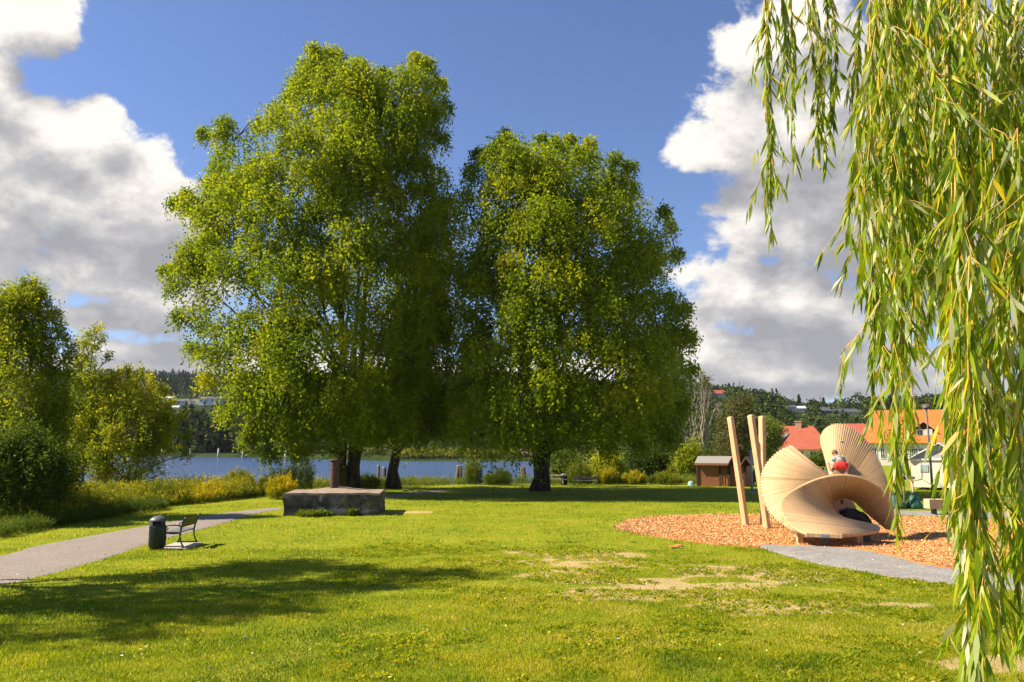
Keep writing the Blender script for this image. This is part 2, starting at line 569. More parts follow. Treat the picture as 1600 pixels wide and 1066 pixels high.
for cx, cy, rx, ry in CLOUDS:
    a, e = angles(cx, cy)
    a0, _ = angles(cx - rx, cy); a1, _ = angles(cx + rx, cy)
    _, e0 = angles(cx, cy + ry); _, e1 = angles(cx, cy - ry)
    sub = N(dg, "ShaderNodeVectorMath", operation='SUBTRACT'); sub.inputs[1].default_value = (a, e, 0)
    mul = N(dg, "ShaderNodeVectorMath", operation='MULTIPLY')
    mul.inputs[1].default_value = (2 / max(a1 - a0, 0.01), 2 / max(e1 - e0, 0.01), 0)
    ln = N(dg, "ShaderNodeVectorMath", operation='LENGTH')
    dg.links.new(gi.outputs[0], sub.inputs[0]); dg.links.new(sub.outputs[0], mul.inputs[0]); dg.links.new(mul.outputs[0], ln.inputs[0])
    if last is None: last = ln.outputs["Value"]
    else:
        mn = N(dg, "ShaderNodeMath", operation='SMOOTH_MIN'); mn.inputs[2].default_value = 0.35
        dg.links.new(last, mn.inputs[0]); dg.links.new(ln.outputs["Value"], mn.inputs[1]); last = mn.outputs[0]
stretch = N(dg, "ShaderNodeVectorMath", operation='MULTIPLY'); stretch.inputs[1].default_value = (1, 1.35, 1)
dg.links.new(gi.outputs[0], stretch.inputs[0])
n1 = N(dg, "ShaderNodeTexNoise"); n1.inputs["Scale"].default_value = 10; n1.inputs["Detail"].default_value = 9; n1.inputs["Roughness"].default_value = 0.58
n1.inputs["Distortion"].default_value = 0.25
dg.links.new(stretch.outputs[0], n1.inputs["Vector"])
m1 = N(dg, "ShaderNodeMath", operation='MULTIPLY_ADD'); m1.inputs[1].default_value = 2.5; m1.inputs[2].default_value = -1.25
dg.links.new(n1.outputs["Fac"], m1.inputs[0])
n1b = N(dg, "ShaderNodeTexNoise"); n1b.inputs["Scale"].default_value = 34; n1b.inputs["Detail"].default_value = 6; n1b.inputs["Roughness"].default_value = 0.62
dg.links.new(stretch.outputs[0], n1b.inputs["Vector"])
m1b = N(dg, "ShaderNodeMath", operation='MULTIPLY_ADD'); m1b.inputs[1].default_value = 0.75
sb1 = N(dg, "ShaderNodeMath", operation='SUBTRACT'); sb1.inputs[1].default_value = 0.375
dg.links.new(n1b.outputs["Fac"], m1b.inputs[0]); dg.links.new(m1.outputs[0], m1b.inputs[2]); dg.links.new(m1b.outputs[0], sb1.inputs[0])
m1 = sb1
s1 = N(dg, "ShaderNodeMath", operation='SUBTRACT'); s1.inputs[0].default_value = 1.0
dg.links.new(last, s1.inputs[1])
ad = N(dg, "ShaderNodeMath", operation='ADD')
dg.links.new(s1.outputs[0], ad.inputs[0]); dg.links.new(m1.outputs[0], ad.inputs[1])
mc = N(dg, "ShaderNodeMath", operation='MINIMUM'); mc.inputs[1].default_value = 1.4
dg.links.new(ad.outputs[0], mc.inputs[0])
dg.links.new(mc.outputs[0], go_.inputs[0])

tc = wt.nodes.new("ShaderNodeTexCoord")
sx = wt.nodes.new("ShaderNodeSeparateXYZ"); wt.links.new(tc.outputs["Generated"], sx.inputs[0])
az = N(wt, "ShaderNodeMath", operation='ARCTAN2'); wt.links.new(sx.outputs[0], az.inputs[0]); wt.links.new(sx.outputs[1], az.inputs[1])
el = N(wt, "ShaderNodeMath", operation='ARCSINE'); wt.links.new(sx.outputs[2], el.inputs[0])
cv = wt.nodes.new("ShaderNodeCombineXYZ"); wt.links.new(az.outputs[0], cv.inputs[0]); wt.links.new(el.outputs[0], cv.inputs[1])
off = N(wt, "ShaderNodeVectorMath", operation='ADD'); off.inputs[1].default_value = (-0.022, 0.05, 0)
wt.links.new(cv.outputs[0], off.inputs[0])
g1 = wt.nodes.new("ShaderNodeGroup"); g1.node_tree = dg; wt.links.new(cv.outputs[0], g1.inputs[0])
g2 = wt.nodes.new("ShaderNodeGroup"); g2.node_tree = dg; wt.links.new(off.outputs[0], g2.inputs[0])
al = N(wt, "ShaderNodeMapRange", interpolation_type='SMOOTHSTEP'); al.inputs[1].default_value = -0.05; al.inputs[2].default_value = 0.30
wt.links.new(g1.outputs[0], al.inputs[0])
df = N(wt, "ShaderNodeMath", operation='SUBTRACT'); wt.links.new(g1.outputs[0], df.inputs[0]); wt.links.new(g2.outputs[0], df.inputs[1])
# thick cloud away from the sunlit side is grey
lit = N(wt, "ShaderNodeMath", operation='MULTIPLY_ADD'); lit.inputs[1].default_value = 0.46; lit.inputs[2].default_value = 0.62
wt.links.new(df.outputs[0], lit.inputs[0])
thick = N(wt, "ShaderNodeMath", operation='MULTIPLY_ADD'); thick.inputs[1].default_value = -0.46
wt.links.new(g2.outputs[0], thick.inputs[0]); wt.links.new(lit.outputs[0], thick.inputs[2])
lowm = N(wt, "ShaderNodeMapRange"); lowm.inputs[1].default_value = 0.06; lowm.inputs[2].default_value = 0.30
lowm.inputs[3].default_value = -0.16; lowm.inputs[4].default_value = 0.06
wt.links.new(el.outputs[0], lowm.inputs[0])
lsum = N(wt, "ShaderNodeMath", operation='ADD'); wt.links.new(thick.outputs[0], lsum.inputs[0]); wt.links.new(lowm.outputs[0], lsum.inputs[1])
st2 = N(wt, "ShaderNodeVectorMath", operation='MULTIPLY'); st2.inputs[1].default_value = (6, 38, 1); wt.links.new(cv.outputs[0], st2.inputs[0])
nb = N(wt, "ShaderNodeTexNoise"); nb.inputs["Scale"].default_value = 1.0; nb.inputs["Detail"].default_value = 5
wt.links.new(st2.outputs[0], nb.inputs["Vector"])
nb2 = N(wt, "ShaderNodeMath", operation='MULTIPLY_ADD'); nb2.inputs[1].default_value = 0.5; nb2.inputs[2].default_value = -0.25
wt.links.new(nb.outputs["Fac"], nb2.inputs[0])
ls2 = N(wt, "ShaderNodeMath", operation='ADD'); wt.links.new(lsum.outputs[0], ls2.inputs[0]); wt.links.new(nb2.outputs[0], ls2.inputs[1])
CLOUD_K = 0.405
crgb = ramp(wt, [(0.0, (0.40 * CLOUD_K, 0.40 * CLOUD_K, 0.43 * CLOUD_K)), (0.4, (0.58 * CLOUD_K, 0.57 * CLOUD_K, 0.58 * CLOUD_K)),
                 (0.7, (0.86 * CLOUD_K, 0.82 * CLOUD_K, 0.78 * CLOUD_K)), (1.0, (1.12 * CLOUD_K, 1.06 * CLOUD_K, 0.98 * CLOUD_K))], ls2.outputs[0])
sky = wt.nodes.new("ShaderNodeTexSky")
sky.sky_type = 'NISHITA'
sky.sun_disc = False
sky.sun_elevation = SUN_EL
sky.sun_rotation = SUN_AZ
sky.altitude = 100
sky.air_density = 1.0
sky.dust_density = 0.4
sky.ozone_density = 3.5
SKY_K = 0.0535
b1 = wt.nodes.new("ShaderNodeBackground"); b1.inputs["Strength"].default_value = SKY_K
tintn = N(wt, "ShaderNodeVectorMath", operation='MULTIPLY'); tintn.inputs[1].default_value = (0.97, 1.0, 1.22)
wt.links.new(sky.outputs[0], tintn.inputs[0]); wt.links.new(tintn.outputs[0], b1.inputs["Color"])
b2 = wt.nodes.new("ShaderNodeBackground"); b2.inputs["Strength"].default_value = 1.0
wt.links.new(crgb, b2.inputs["Color"])
mxs = wt.nodes.new("ShaderNodeMixShader")
wt.links.new(al.outputs[0], mxs.inputs[0]); wt.links.new(b1.outputs[0], mxs.inputs[1]); wt.links.new(b2.outputs[0], mxs.inputs[2])
wo = wt.nodes.new("ShaderNodeOutputWorld"); wt.links.new(mxs.outputs[0], wo.inputs["Surface"])


# ------------------------------------------------------------------ ground outlines (world x, y)
def ground_curve(pix):
    return [(p.x, p.y) for p in (G(a, b) for a, b in pix)]


PATH_FAR = ground_curve([(-500, 925), (-300, 905), (-120, 885), (0, 869), (60, 853), (150, 836), (240, 820), (320, 806), (400, 796), (437, 793.5)])
PATH_NEAR = ground_curve([(-600, 1010), (-350, 972), (-130, 937), (0, 915), (90, 894), (180, 868), (240, 847), (320, 826), (400, 803), (444, 795.5)])
PATH2_FAR = ground_curve([(592, 776), (620, 772.5), (650, 769), (690, 766)])
PATH2_NEAR = ground_curve([(592, 779), (625, 776), (660, 772), (700, 768)])
BED_FAR = ground_curve([(972, 824), (985, 815), (1010, 810), (1060, 806.5), (1130, 805), (1220, 804.5), (1320, 805), (1420, 808), (1520, 811), (1640, 815), (1800, 822)])
BED_NEAR = ground_curve([(972, 826), (985, 832), (1015, 838), (1080, 847), (1150, 854), (1220, 858), (1300, 862), (1390, 876), (1480, 890), (1600, 900), (1800, 915)])
GRAV_FAR = ground_curve([(1188, 853), (1230, 852.5), (1290, 854), (1345, 859), (1395, 869), (1440, 882), (1500, 891), (1600, 897), (1800, 905)])
GRAV_NEAR = ground_curve([(1188, 857), (1225, 868), (1270, 880), (1330, 891), (1395, 903), (1450, 910), (1500, 915), (1600, 925), (1800, 940)])
GRAV2_FAR = ground_curve([(1380, 798.5), (1440, 799), (1500, 800), (1600, 802)])
GRAV2_NEAR = ground_curve([(1380, 804), (1440, 806), (1500, 808), (1600, 811)])


def strip_grid(far, near, n, m):
    a, b = catmull(far, n), catmull(near, n)
    t = np.linspace(0, 1, m)[None, :, None]
    return a[:, None, :] * (1 - t) + b[:, None, :] * t


def edge_jitter(g, amp, sc, seed):
    for j, sgn in ((0, 1), (g.shape[1] - 1, -1)):
        nx = fbm(g[:, j, 0] * sc, g[:, j, 1] * sc, seed, 3) - 0.5
        g[:, j, 1] += nx * amp
    return g


def sheet(name, far, near, n, m, lift, mat, jit=0.25, seed=1):
    g = edge_jitter(strip_grid(far, near, n, m), jit, 2.0, seed)
    z = gz(g[..., 0], g[..., 1]) + lift
    z[:, 0] -= lift * 0.9; z[:, -1] -= lift * 0.9
    V = np.dstack([g, z]).reshape(-1, 3)
    i = np.arange(n - 1)[:, None] * m + np.arange(m - 1)[None, :]
    Fc = np.stack([i, i + 1, i + m + 1, i + m], -1).reshape(-1, 4)
    o = np_mesh(name, V, 4, mat, smooth=True, faces=Fc)
    return tag(o, kind="structure")


def poly_of(far, near):
    return [tuple(p) for p in catmull(far, 60)] + [tuple(p) for p in catmull(near, 60)[::-1]]


PATH_P, BED_P, GRAV_P, PATH2_P, GRAV2_P = (poly_of(PATH_FAR, PATH_NEAR), poly_of(BED_FAR, BED_NEAR), poly_of(GRAV_FAR, GRAV_NEAR),
                                           poly_of(PATH2_FAR, PATH2_NEAR), poly_of(GRAV2_FAR, GRAV2_NEAR))
PAD = G(283, 852)


BARE_SPOTS = [(G(px, py).x, G(px, py).y, rx, ry, k) for px, py, rx, ry, k in
              ((905, 902, 0.9, 1.2, 1.5), (1005, 932, 0.6, 0.7, 1.4), (1130, 947, 0.8, 0.6, 1.5), (1060, 925, 2.6, 2.2, 0.62), (820, 872, 1.6, 1.6, 0.6), (1300, 950, 1.8, 1.0, 0.6),
               (1560, 1040, 0.8, 0.5, 0.9), (950, 870, 2.2, 2.0, 0.5), (1180, 900, 2.0, 1.8, 0.55), (650, 799, 2.0, 1.6, 0.42))]


def bare(x, y):
    """0 = full turf, 1 = bare trodden soil; follows the worn ground in front of the playground"""
    x = np.asarray(x, float); y = np.asarray(y, float)
    u = x / np.maximum(y, 1) * F + 800
    w = 0
    for cx, cy, rx, ry, k in BARE_SPOTS: w = w + k * np.exp(-((x - cx) / rx) ** 2 - ((y - cy) / ry) ** 2)
    n = fbm(x * 0.75 + 5, y * 1.15, 21, 4)
    n2 = fbm(x * 0.25, y * 0.3, 33, 2)
    f = fbm(x * 4.0, y * 5.0, 61, 3) - 0.5
    return np.clip(sstep(0.42, 0.64, n * 0.85 + w * 0.17 + (n2 - 0.5) * 0.14 + f * 0.30) * np.clip(w * 2.2, 0, 1), 0, 1)


def ground_mat():
    m, nt, bs, out = new_mat("lawn_turf")
    tcn = nt.nodes.new("ShaderNodeTexCoord")
    v = tcn.outputs["Object"]
    a = N(nt, "ShaderNodeAttribute", attribute_name="bare")
    big = noise(nt, 0.35, 3, v); med = noise(nt, 2.2, 5, v, 0.65); fine = noise(nt, 22, 3, v, 0.7)
    ms = N(nt, "ShaderNodeMath", operation='MULTIPLY_ADD'); ms.inputs[1].default_value = 0.55
    nt.links.new(med, ms.inputs[0])
    mm = N(nt, "ShaderNodeMath", operation='MULTIPLY'); mm.inputs[1].default_value = 0.45
    nt.links.new(big, mm.inputs[0]); nt.links.new(mm.outputs[0], ms.inputs[2])
    green = ramp(nt, [(0.32, (0.12, 0.175, 0.006)), (0.5, (0.20, 0.235, 0.009)), (0.68, (0.31, 0.29, 0.025))], ms.outputs[0])
    g2 = mixc(nt, green, (0.10, 0.14, 0.005), ramp(nt, [(0.5, (0, 0, 0)), (0.8, (0.6, 0.6, 0.6))], fine))
    soil = mixc(nt, ramp(nt, [(0.3, (0.36, 0.27, 0.11)), (0.7, (0.52, 0.40, 0.20))], med), (0.22, 0.17, 0.05), ramp(nt, [(0.52, (0, 0, 0)), (0.66, (0.8, 0.8, 0.8))], noise(nt, 34, 4, v, 0.7)))
    msk = N(nt, "ShaderNodeMath", operation='MULTIPLY_ADD'); msk.inputs[1].default_value = 1.5; msk.inputs[2].default_value = -0.25
    nt.links.new(a.outputs["Fac"], msk.inputs[0])
    ms3 = N(nt, "ShaderNodeMath", operation='MULTIPLY_ADD'); ms3.inputs[1].default_value = 0.5
    nt.links.new(fine, ms3.inputs[0]); nt.links.new(msk.outputs[0], ms3.inputs[2])
    nt.links.new(mixc(nt, g2, soil, ramp(nt, [(0.45, (0, 0, 0)), (0.75, (1, 1, 1))], ms3.outputs[0])), bs.inputs["Base Color"])
    bs.inputs["Roughness"].default_value = 0.95
    bs.inputs["Specular IOR Level"].default_value = 0.1
    bump(nt, bs, noise(nt, 14, 6, v, 0.75), 0.9, 0.06)
    return m


def far_mat():
    m, nt, bs, out = new_mat("far_hillside")
    v = objvec(nt)
    nt.links.new(ramp(nt, [(0.35, (0.018, 0.03, 0.010)), (0.6, (0.04, 0.055, 0.018)), (0.75, (0.10, 0.10, 0.035))], noise(nt, 0.03, 6, v)), bs.inputs["Base Color"])
    bs.inputs["Roughness"].default_value = 1.0
    bs.inputs["Specular IOR Level"].default_value = 0.0
    return m


def lawn():
    ys = np.concatenate([np.arange(-12, 5, 1.0), np.arange(5, 26, 0.16), np.geomspace(26, 200, 150)])
    xs1 = np.arange(0, 14, 0.18)
    xs2 = np.geomspace(14, 260, 90)
    xs = np.concatenate([-xs2[::-1], -xs1[1:][::-1], xs1, xs2])
    X, Y = np.meshgrid(xs, ys)
    Z = gz(X, Y)
    nb_ = len(xs)
    i = np.arange(len(ys) - 1)[:, None] * nb_ + np.arange(nb_ - 1)[None, :]
    Fc = np.stack([i, i + 1, i + nb_ + 1, i + nb_], -1).reshape(-1, 4)
    o = np_mesh("lawn", np.dstack([X, Y, Z]).reshape(-1, 3), 4, ground_mat(), smooth=True, faces=Fc)
    at_ = o.data.attributes.new("bare", 'FLOAT', 'POINT')
    at_.data.foreach_set("value", bare(X, Y).reshape(-1).astype(np.float32))
    tag(o, kind="structure")
    # hills beyond, one sheet reaching past the skyline
    ys = np.concatenate([np.arange(200, 300, 3), np.arange(300, 700, 9), np.geomspace(700, 5200, 60)])
    us = np.linspace(-1.6, 1.6, 200)
    U, Y = np.meshgrid(us, ys)
    X = U * Y
    Z = gz(X, Y)
    Z[0, :] = gz(X[0], Y[0]) 
    nb_ = len(us)
    i = np.arange(len(ys) - 1)[:, None] * nb_ + np.arange(nb_ - 1)[None, :]
    Fc = np.stack([i, i + 1, i + nb_ + 1, i + nb_], -1).reshape(-1, 4)
    tag(np_mesh("hills", np.dstack([X, Y, Z]).reshape(-1, 3), 4, far_mat(), smooth=True, faces=Fc), kind="structure")


lawn()


def water_mat():
    m, nt, bs, out = new_mat("lake_water")
    v = objvec(nt, (0.6, 1.6, 1))
    bs.inputs["Base Color"].default_value = (0.05, 0.09, 0.19, 1)
    bs.inputs["Roughness"].default_value = 0.16
    bs.inputs["IOR"].default_value = 1.333
    h = N(nt, "ShaderNodeMath", operation='ADD')
    nt.links.new(noise(nt, 1.1, 4, v, 0.6), h.inputs[0]); nt.links.new(noise(nt, 0.25, 2, v), h.inputs[1])
    bump(nt, bs, h.outputs[0], 1.0, 0.55)
    return m


wb = MB()
wb.add([(-900, -30, WATER_Z), (300, -30, WATER_Z), (300, 520, WATER_Z), (-900, 520, WATER_Z)], [(0, 1, 2, 3)])
tag(wb.build("lake_water", water_mat()), kind="structure")

M["path"] = surf("path_gravel", (0.26, 0.215, 0.175), (0.38, 0.32, 0.265), 1.2, 0.95, 0.5, detail=9, spec=0.1)


def gravel_mat(name, c0, c1, c2, sc):
    m, nt, bs, out = new_mat(name)
    v = objvec(nt)
    vo = N(nt, "ShaderNodeTexVoronoi"); vo.inputs["Scale"].default_value = sc
    nt.links.new(v, vo.inputs["Vector"])
    sep = nt.nodes.new("ShaderNodeSeparateColor"); nt.links.new(vo.outputs["Color"], sep.inputs[0])
    c = ramp(nt, [(0, c0), (0.5, c1), (1, c2)], sep.outputs[0])
    big = noise(nt, 0.9, 5, v, 0.65)
    c = mixc(nt, c, (c0[0] * 1.1, c0[1] * 1.05, c0[2]), ramp(nt, [(0.4, (0, 0, 0)), (0.7, (0.6, 0.6, 0.6))], big))
    nt.links.new(c, bs.inputs["Base Color"])
    bs.inputs["Roughness"].default_value = 0.9
    bs.inputs["Specular IOR Level"].default_value = 0.15
    bump(nt, bs, vo.outputs["Distance"], 0.7, 0.03)
    return m


M["gravel"] = gravel_mat("grey_gravel", (0.16, 0.155, 0.145), (0.26, 0.25, 0.235), (0.38, 0.365, 0.34), 26)
M["path"] = gravel_mat("path_gravel_stones", (0.185, 0.16, 0.137), (0.25, 0.215, 0.185), (0.31, 0.27, 0.235), 30)
M["chips"] = surf("bark_bed", (0.40, 0.16, 0.035), (0.55, 0.26, 0.075), 9, 0.9, 0.8, detail=8)
sheet("footpath", PATH_FAR, PATH_NEAR, 160, 12, 0.022, M["path"], 0.35, 4)
sheet("path_bend", PATH2_FAR, PATH2_NEAR, 40, 6, 0.022, M["path"], 0.2, 5)
sheet("bark_chip_bed", BED_FAR, BED_NEAR, 160, 20, 0.03, M["chips"], 1.1, 6)
sheet("gravel_path", GRAV_FAR, GRAV_NEAR, 120, 10, 0.045, M["gravel"], 0.45, 7)
sheet("gravel_strip", GRAV2_FAR, GRAV2_NEAR, 40, 8, 0.045, M["gravel"], 0.2, 8)


# ------------------------------------------------------------------ leaf-like polygons
def unit(v):
    return v / np.maximum(np.linalg.norm(v, axis=-1, keepdims=True), 1e-9)


def leaf_quads(P, axis, nrm, L, Wd):
    """pointed quads: P base (n,3), axis = length direction, nrm = face normal"""
    axis = unit(axis)
    side = unit(np.cross(nrm, axis))
    L = np.asarray(L)[:, None]; Wd = np.asarray(Wd)[:, None]
    V = np.empty((len(P), 4, 3))
    V[:, 0] = P
    V[:, 1] = P + axis * L * 0.45 + side * Wd * 0.5
    V[:, 2] = P + axis * L
    V[:, 3] = P + axis * L * 0.45 - side * Wd * 0.5
    return V


def rand_dirs(n, rng, up=0.0):
    v = rng.normal(size=(n, 3)); v[:, 2] += up
    return unit(v)


# ---- chips
def chips():
    rng = np.random.default_rng(5)
    n = 105000
    u, v = rng.random(n), rng.random(n)
    g = strip_grid(BED_FAR, BED_NEAR, 200, 60)
    P2 = g[(u * 199).astype(int), (v * 59).astype(int)] + rng.normal(size=(n, 2)) * np.where(rng.random(n) < 0.06, 0.5, 0.12)[:, None]
    ok = ~in_poly(P2[:, 0], P2[:, 1], GRAV_P) | (rng.random(n) < 0.02)
    ok &= (dist_poly(P2[:, 0], P2[:, 1], BED_P) < np.abs(rng.normal(size=n)) * 0.35) | in_poly(P2[:, 0], P2[:, 1], BED_P)
    P2 = P2[ok]; n = len(P2)
    z = gz(P2[:, 0], P2[:, 1]) + 0.033 + rng.random(n) * 0.03
    P = np.column_stack([P2, z])
    an = rng.random(n) * 2 * PI
    ax = np.column_stack([np.cos(an), np.sin(an), rng.normal(size=n) * 0.25])
    V = leaf_quads(P, ax, rand_dirs(n, rng, 1.6), rng.uniform(0.035, 0.095, n), rng.uniform(0.018, 0.042, n))
    m, nt, bs, out = new_mat("bark_chip")
    a = N(nt, "ShaderNodeAttribute", attribute_name="tint")
    nt.links.new(ramp(nt, [(0, (0.30, 0.12, 0.03)), (0.25, (0.52, 0.25, 0.075)), (0.75, (0.64, 0.36, 0.13)), (1, (0.76, 0.60, 0.38))], a.outputs["Fac"]), bs.inputs["Base Color"])
    bs.inputs["Roughness"].default_value = 0.85
    o = np_mesh("bark_chips", V.reshape(-1, 3), 4, m, tint=rng.random(n))
    tag(o, "loose orange bark chips covering the playground bed", "bark chips", kind="stuff")


chips()


# ---- grass
def grass():
    rng = np.random.default_rng(8)
    Vs = []; Ts = []
    bands = [(6.2, 10, 3600, 1.0), (10, 15, 1500, 1.25), (15, 24, 480, 1.7), (24, 44, 90, 2.6), (44, 62, 26, 3.6)]
    for y0, y1, dens, sc in bands:
        area = (y1 * y1 - y0 * y0) * 0.66
        n = int(area * dens)
        y = np.sqrt(rng.random(n) * (y1 * y1 - y0 * y0) + y0 * y0)
        x = (rng.random(n) * 2 - 1) * 0.66 * y
        b = bare(x, y)
        keep = rng.random(n) > b * 0.78
        for pl in (PATH_P, BED_P, GRAV_P, PATH2_P, GRAV2_P):
            keep &= ~in_poly(x, y, pl)
        keep &= ~in_poly(x, y, LAKE)
        keep &= ~((np.abs(x - PAD.x) < 0.75) & (np.abs(y - PAD.y) < 1.0))
        clump = fbm(x * 1.3, y * 1.3, 41, 3)
        keep &= rng.random(n) < 0.35 + 1.1 * clump
        x, y, b, clump = x[keep], y[keep], b[keep], clump[keep]
        n = len(x)
        P = np.column_stack([x, y, gz(x, y) - 0.005])
        an = rng.random(n) * 2 * PI
        lean = rng.uniform(0.15, 1.25, n)
        ax = np.column_stack([np.cos(an) * lean, np.sin(an) * lean, np.ones(n)])
        nr = np.column_stack([np.cos(an), np.sin(an), rng.normal(size=n) * 0.6])
        hgt = rng.uniform(0.025, 0.065, n) * (0.55 + clump) * (1 - 0.5 * b) * (1 + 0.25 * (sc - 1))
        V = leaf_quads(P, ax, nr + rng.normal(size=(n, 3)) * 0.3, hgt, rng.uniform(0.005, 0.010, n) * sc)
        Vs.append(V)
        patch = fbm(x * 0.45, y * 0.45, 55, 3)
        pn = fbm(x * 1.7 + 9, y * 1.7, 57, 3)
        t = 0.36 + 0.16 * np.exp(-((x - 1.5) / 7.0) ** 2 - ((y - 20.0) / 9.0) ** 2) + (patch - 0.5) * 0.9 + (pn - 0.5) * 0.8 + rng.normal(size=n) * 0.13 + b * 0.45
        t = np.where(rng.random(n) < 0.05, 0.95, t)
        Ts.append(np.clip(t, 0, 1))
    V = np.concatenate(Vs); T = np.concatenate(Ts)
    o = np_mesh("grass_blades", V.reshape(-1, 3), 4, M["grass"], tint=T)
    tag(o, "short sunlit green and yellow grass of the park lawn", "grass", kind="stuff")
    # low broad-leaved weeds (clover, plantain) in the worn turf
    n = 9000
    y = np.sqrt(rng.random(n) * (26 ** 2 - 6.5 ** 2) + 6.5 ** 2)
    x = (rng.random(n) * 1.0 - 0.28) * 0.75 * y
    cl = fbm(x * 0.6 + 3, y * 0.8, 71, 3)
    keep = (cl + 0.16 * bare(x, y) > 0.52)
    for pl in (PATH_P, BED_P, GRAV_P): keep &= ~in_poly(x, y, pl)
    x, y = x[keep], y[keep]
    k = 16
    n = len(x)
    cx = np.repeat(x, k) + rng.normal(size=n * k) * 0.05; cy = np.repeat(y, k) + rng.normal(size=n * k) * 0.05
    P = np.column_stack([cx, cy, gz(cx, cy) + rng.random(n * k) * 0.035])
    an = rng.random(n * k) * 2 * PI
    ax = np.column_stack([np.cos(an), np.sin(an), rng.uniform(0.0, 0.9, n * k)])
    V = leaf_quads(P, ax, rand_dirs(n * k, rng, 1.4), rng.uniform(0.03, 0.08, n * k), rng.uniform(0.018, 0.035, n * k))
    o = np_mesh("lawn_weeds", V.reshape(-1, 3), 4, M["grass"], tint=np.clip(np.repeat(rng.uniform(0.15, 0.75, n), k) + rng.normal(size=n * k) * 0.08, 0, 1))
    tag(o, "low broad-leaved weeds scattered through the worn lawn", "weeds", kind="stuff")

    # fallen leaves and daisies
    n = 900
    y = np.sqrt(rng.random(n) * (30 ** 2 - 7 ** 2) + 7 ** 2)
    x = (rng.random(n) * 2 - 1) * 0.62 * y
    P = np.column_stack([x, y, gz(x, y) + 0.03 + rng.random(n) * 0.02])
    an = rng.random(n) * 2 * PI
    V = leaf_quads(P, np.column_stack([np.cos(an), np.sin(an), rng.normal(size=n) * 0.3]), rand_dirs(n, rng, 1.2), rng.uniform(0.03, 0.055, n), rng.uniform(0.02, 0.035, n))
    m, nt, bs, out = new_mat("fallen_leaf")
    a = N(nt, "ShaderNodeAttribute", attribute_name="tint")
    nt.links.new(ramp(nt, [(0, (0.28, 0.15, 0.04)), (0.4, (0.55, 0.40, 0.06)), (0.75, (0.60, 0.50, 0.20)), (1, (0.75, 0.72, 0.62))], a.outputs["Fac"]), bs.inputs["Base Color"])
    bs.inputs["Roughness"].default_value = 0.8
    o = np_mesh("fallen_leaves", V.reshape(-1, 3), 4, m, tint=rng.random(n))
    tag(o, "small yellow fallen leaves strewn over the lawn", "fallen leaves", kind="stuff")


grass()


# ------------------------------------------------------------------ the air between here and the far hills
def haze():
    m = bpy.data.materials.new("haze_air"); m.use_nodes = True
    nt = m.node_tree; nt.nodes.clear()
    v = nt.nodes.new("ShaderNodeVolumePrincipled")
    v.inputs["Color"].default_value = (0.80, 0.88, 1.0, 1)
    v.inputs["Density"].default_value = HAZE
    v.inputs["Anisotropy"].default_value = 0.2
    o = nt.nodes.new("ShaderNodeOutputMaterial"); nt.links.new(v.outputs[0], o.inputs["Volume"])
    b = MB()
    b.box((0, 2500, 95), (9400, 5600, 210))
    tag(b.build("haze", m), kind="stuff")


HAZE = 0.00005
haze()
# ------------------------------------------------------------------ plants
def row_span(poly, y):
    xs = []
    n = len(poly)
    for i in range(n):
        x0, y0 = poly[i]; x1, y1 = poly[(i + 1) % n]
        if (y0 > y) != (y1 > y): xs.append(x0 + (y - y0) * (x1 - x0) / (y1 - y0))
    return (min(xs), max(xs)) if xs else (0, 0)


def boughs_from_outline(poly, Y, n, r0, r1, seed, depth=0.85, front=0.62, core=0.45, maxdepth=99):
    """bough centres filling the round volume whose outline is poly (photo pixels) standing at distance Y"""
    rng = np.random.default_rng(seed)
    ys = [p[1] for p in poly]
    out = []
    tries = 0
    while len(out) < n and tries < n * 60:
        tries += 1
        py = rng.uniform(min(ys), max(ys))
        xl, xr = row_span(poly, py)
        w = (xr - xl) / 2; xc = (xl + xr) / 2
        if w < 2: continue
        r = rng.uniform(r0, r1)
        rp = r / Y * F
        if rng.random() > w / 240.0 + 0.25: continue
        u = rng.uniform(-1, 1)
        if w < rp * 0.6: u *= 0.2
        px = xc + u * max(w - rp * 0.85, w * 0.3)
        if not in_poly(np.array([px]), np.array([py + 2.0]), poly)[0]: continue
        # stay a bough radius under the top edge
        if not in_poly(np.array([px]), np.array([py - rp * 0.75]), poly)[0] and rng.random() < 0.92: continue
        hw = min(w / F * Y, maxdepth)
        v = rng.uniform(-1, 1)
        v = math.copysign(abs(v) ** 0.55, v)
        if v > 0 and rng.random() < front: v = -v
        vd = v * math.sqrt(max(0, 1 - u * u))
        rho = math.sqrt(u * u + vd * vd)
        top = min(1.0, (py - min(ys)) / 60.0)
        if rho < core * top and rng.random() < 0.8: continue
        p = at(px, py, Y + vd * hw * depth)
        out.append((p.x, p.y, p.z, r))
    return np.array(out)


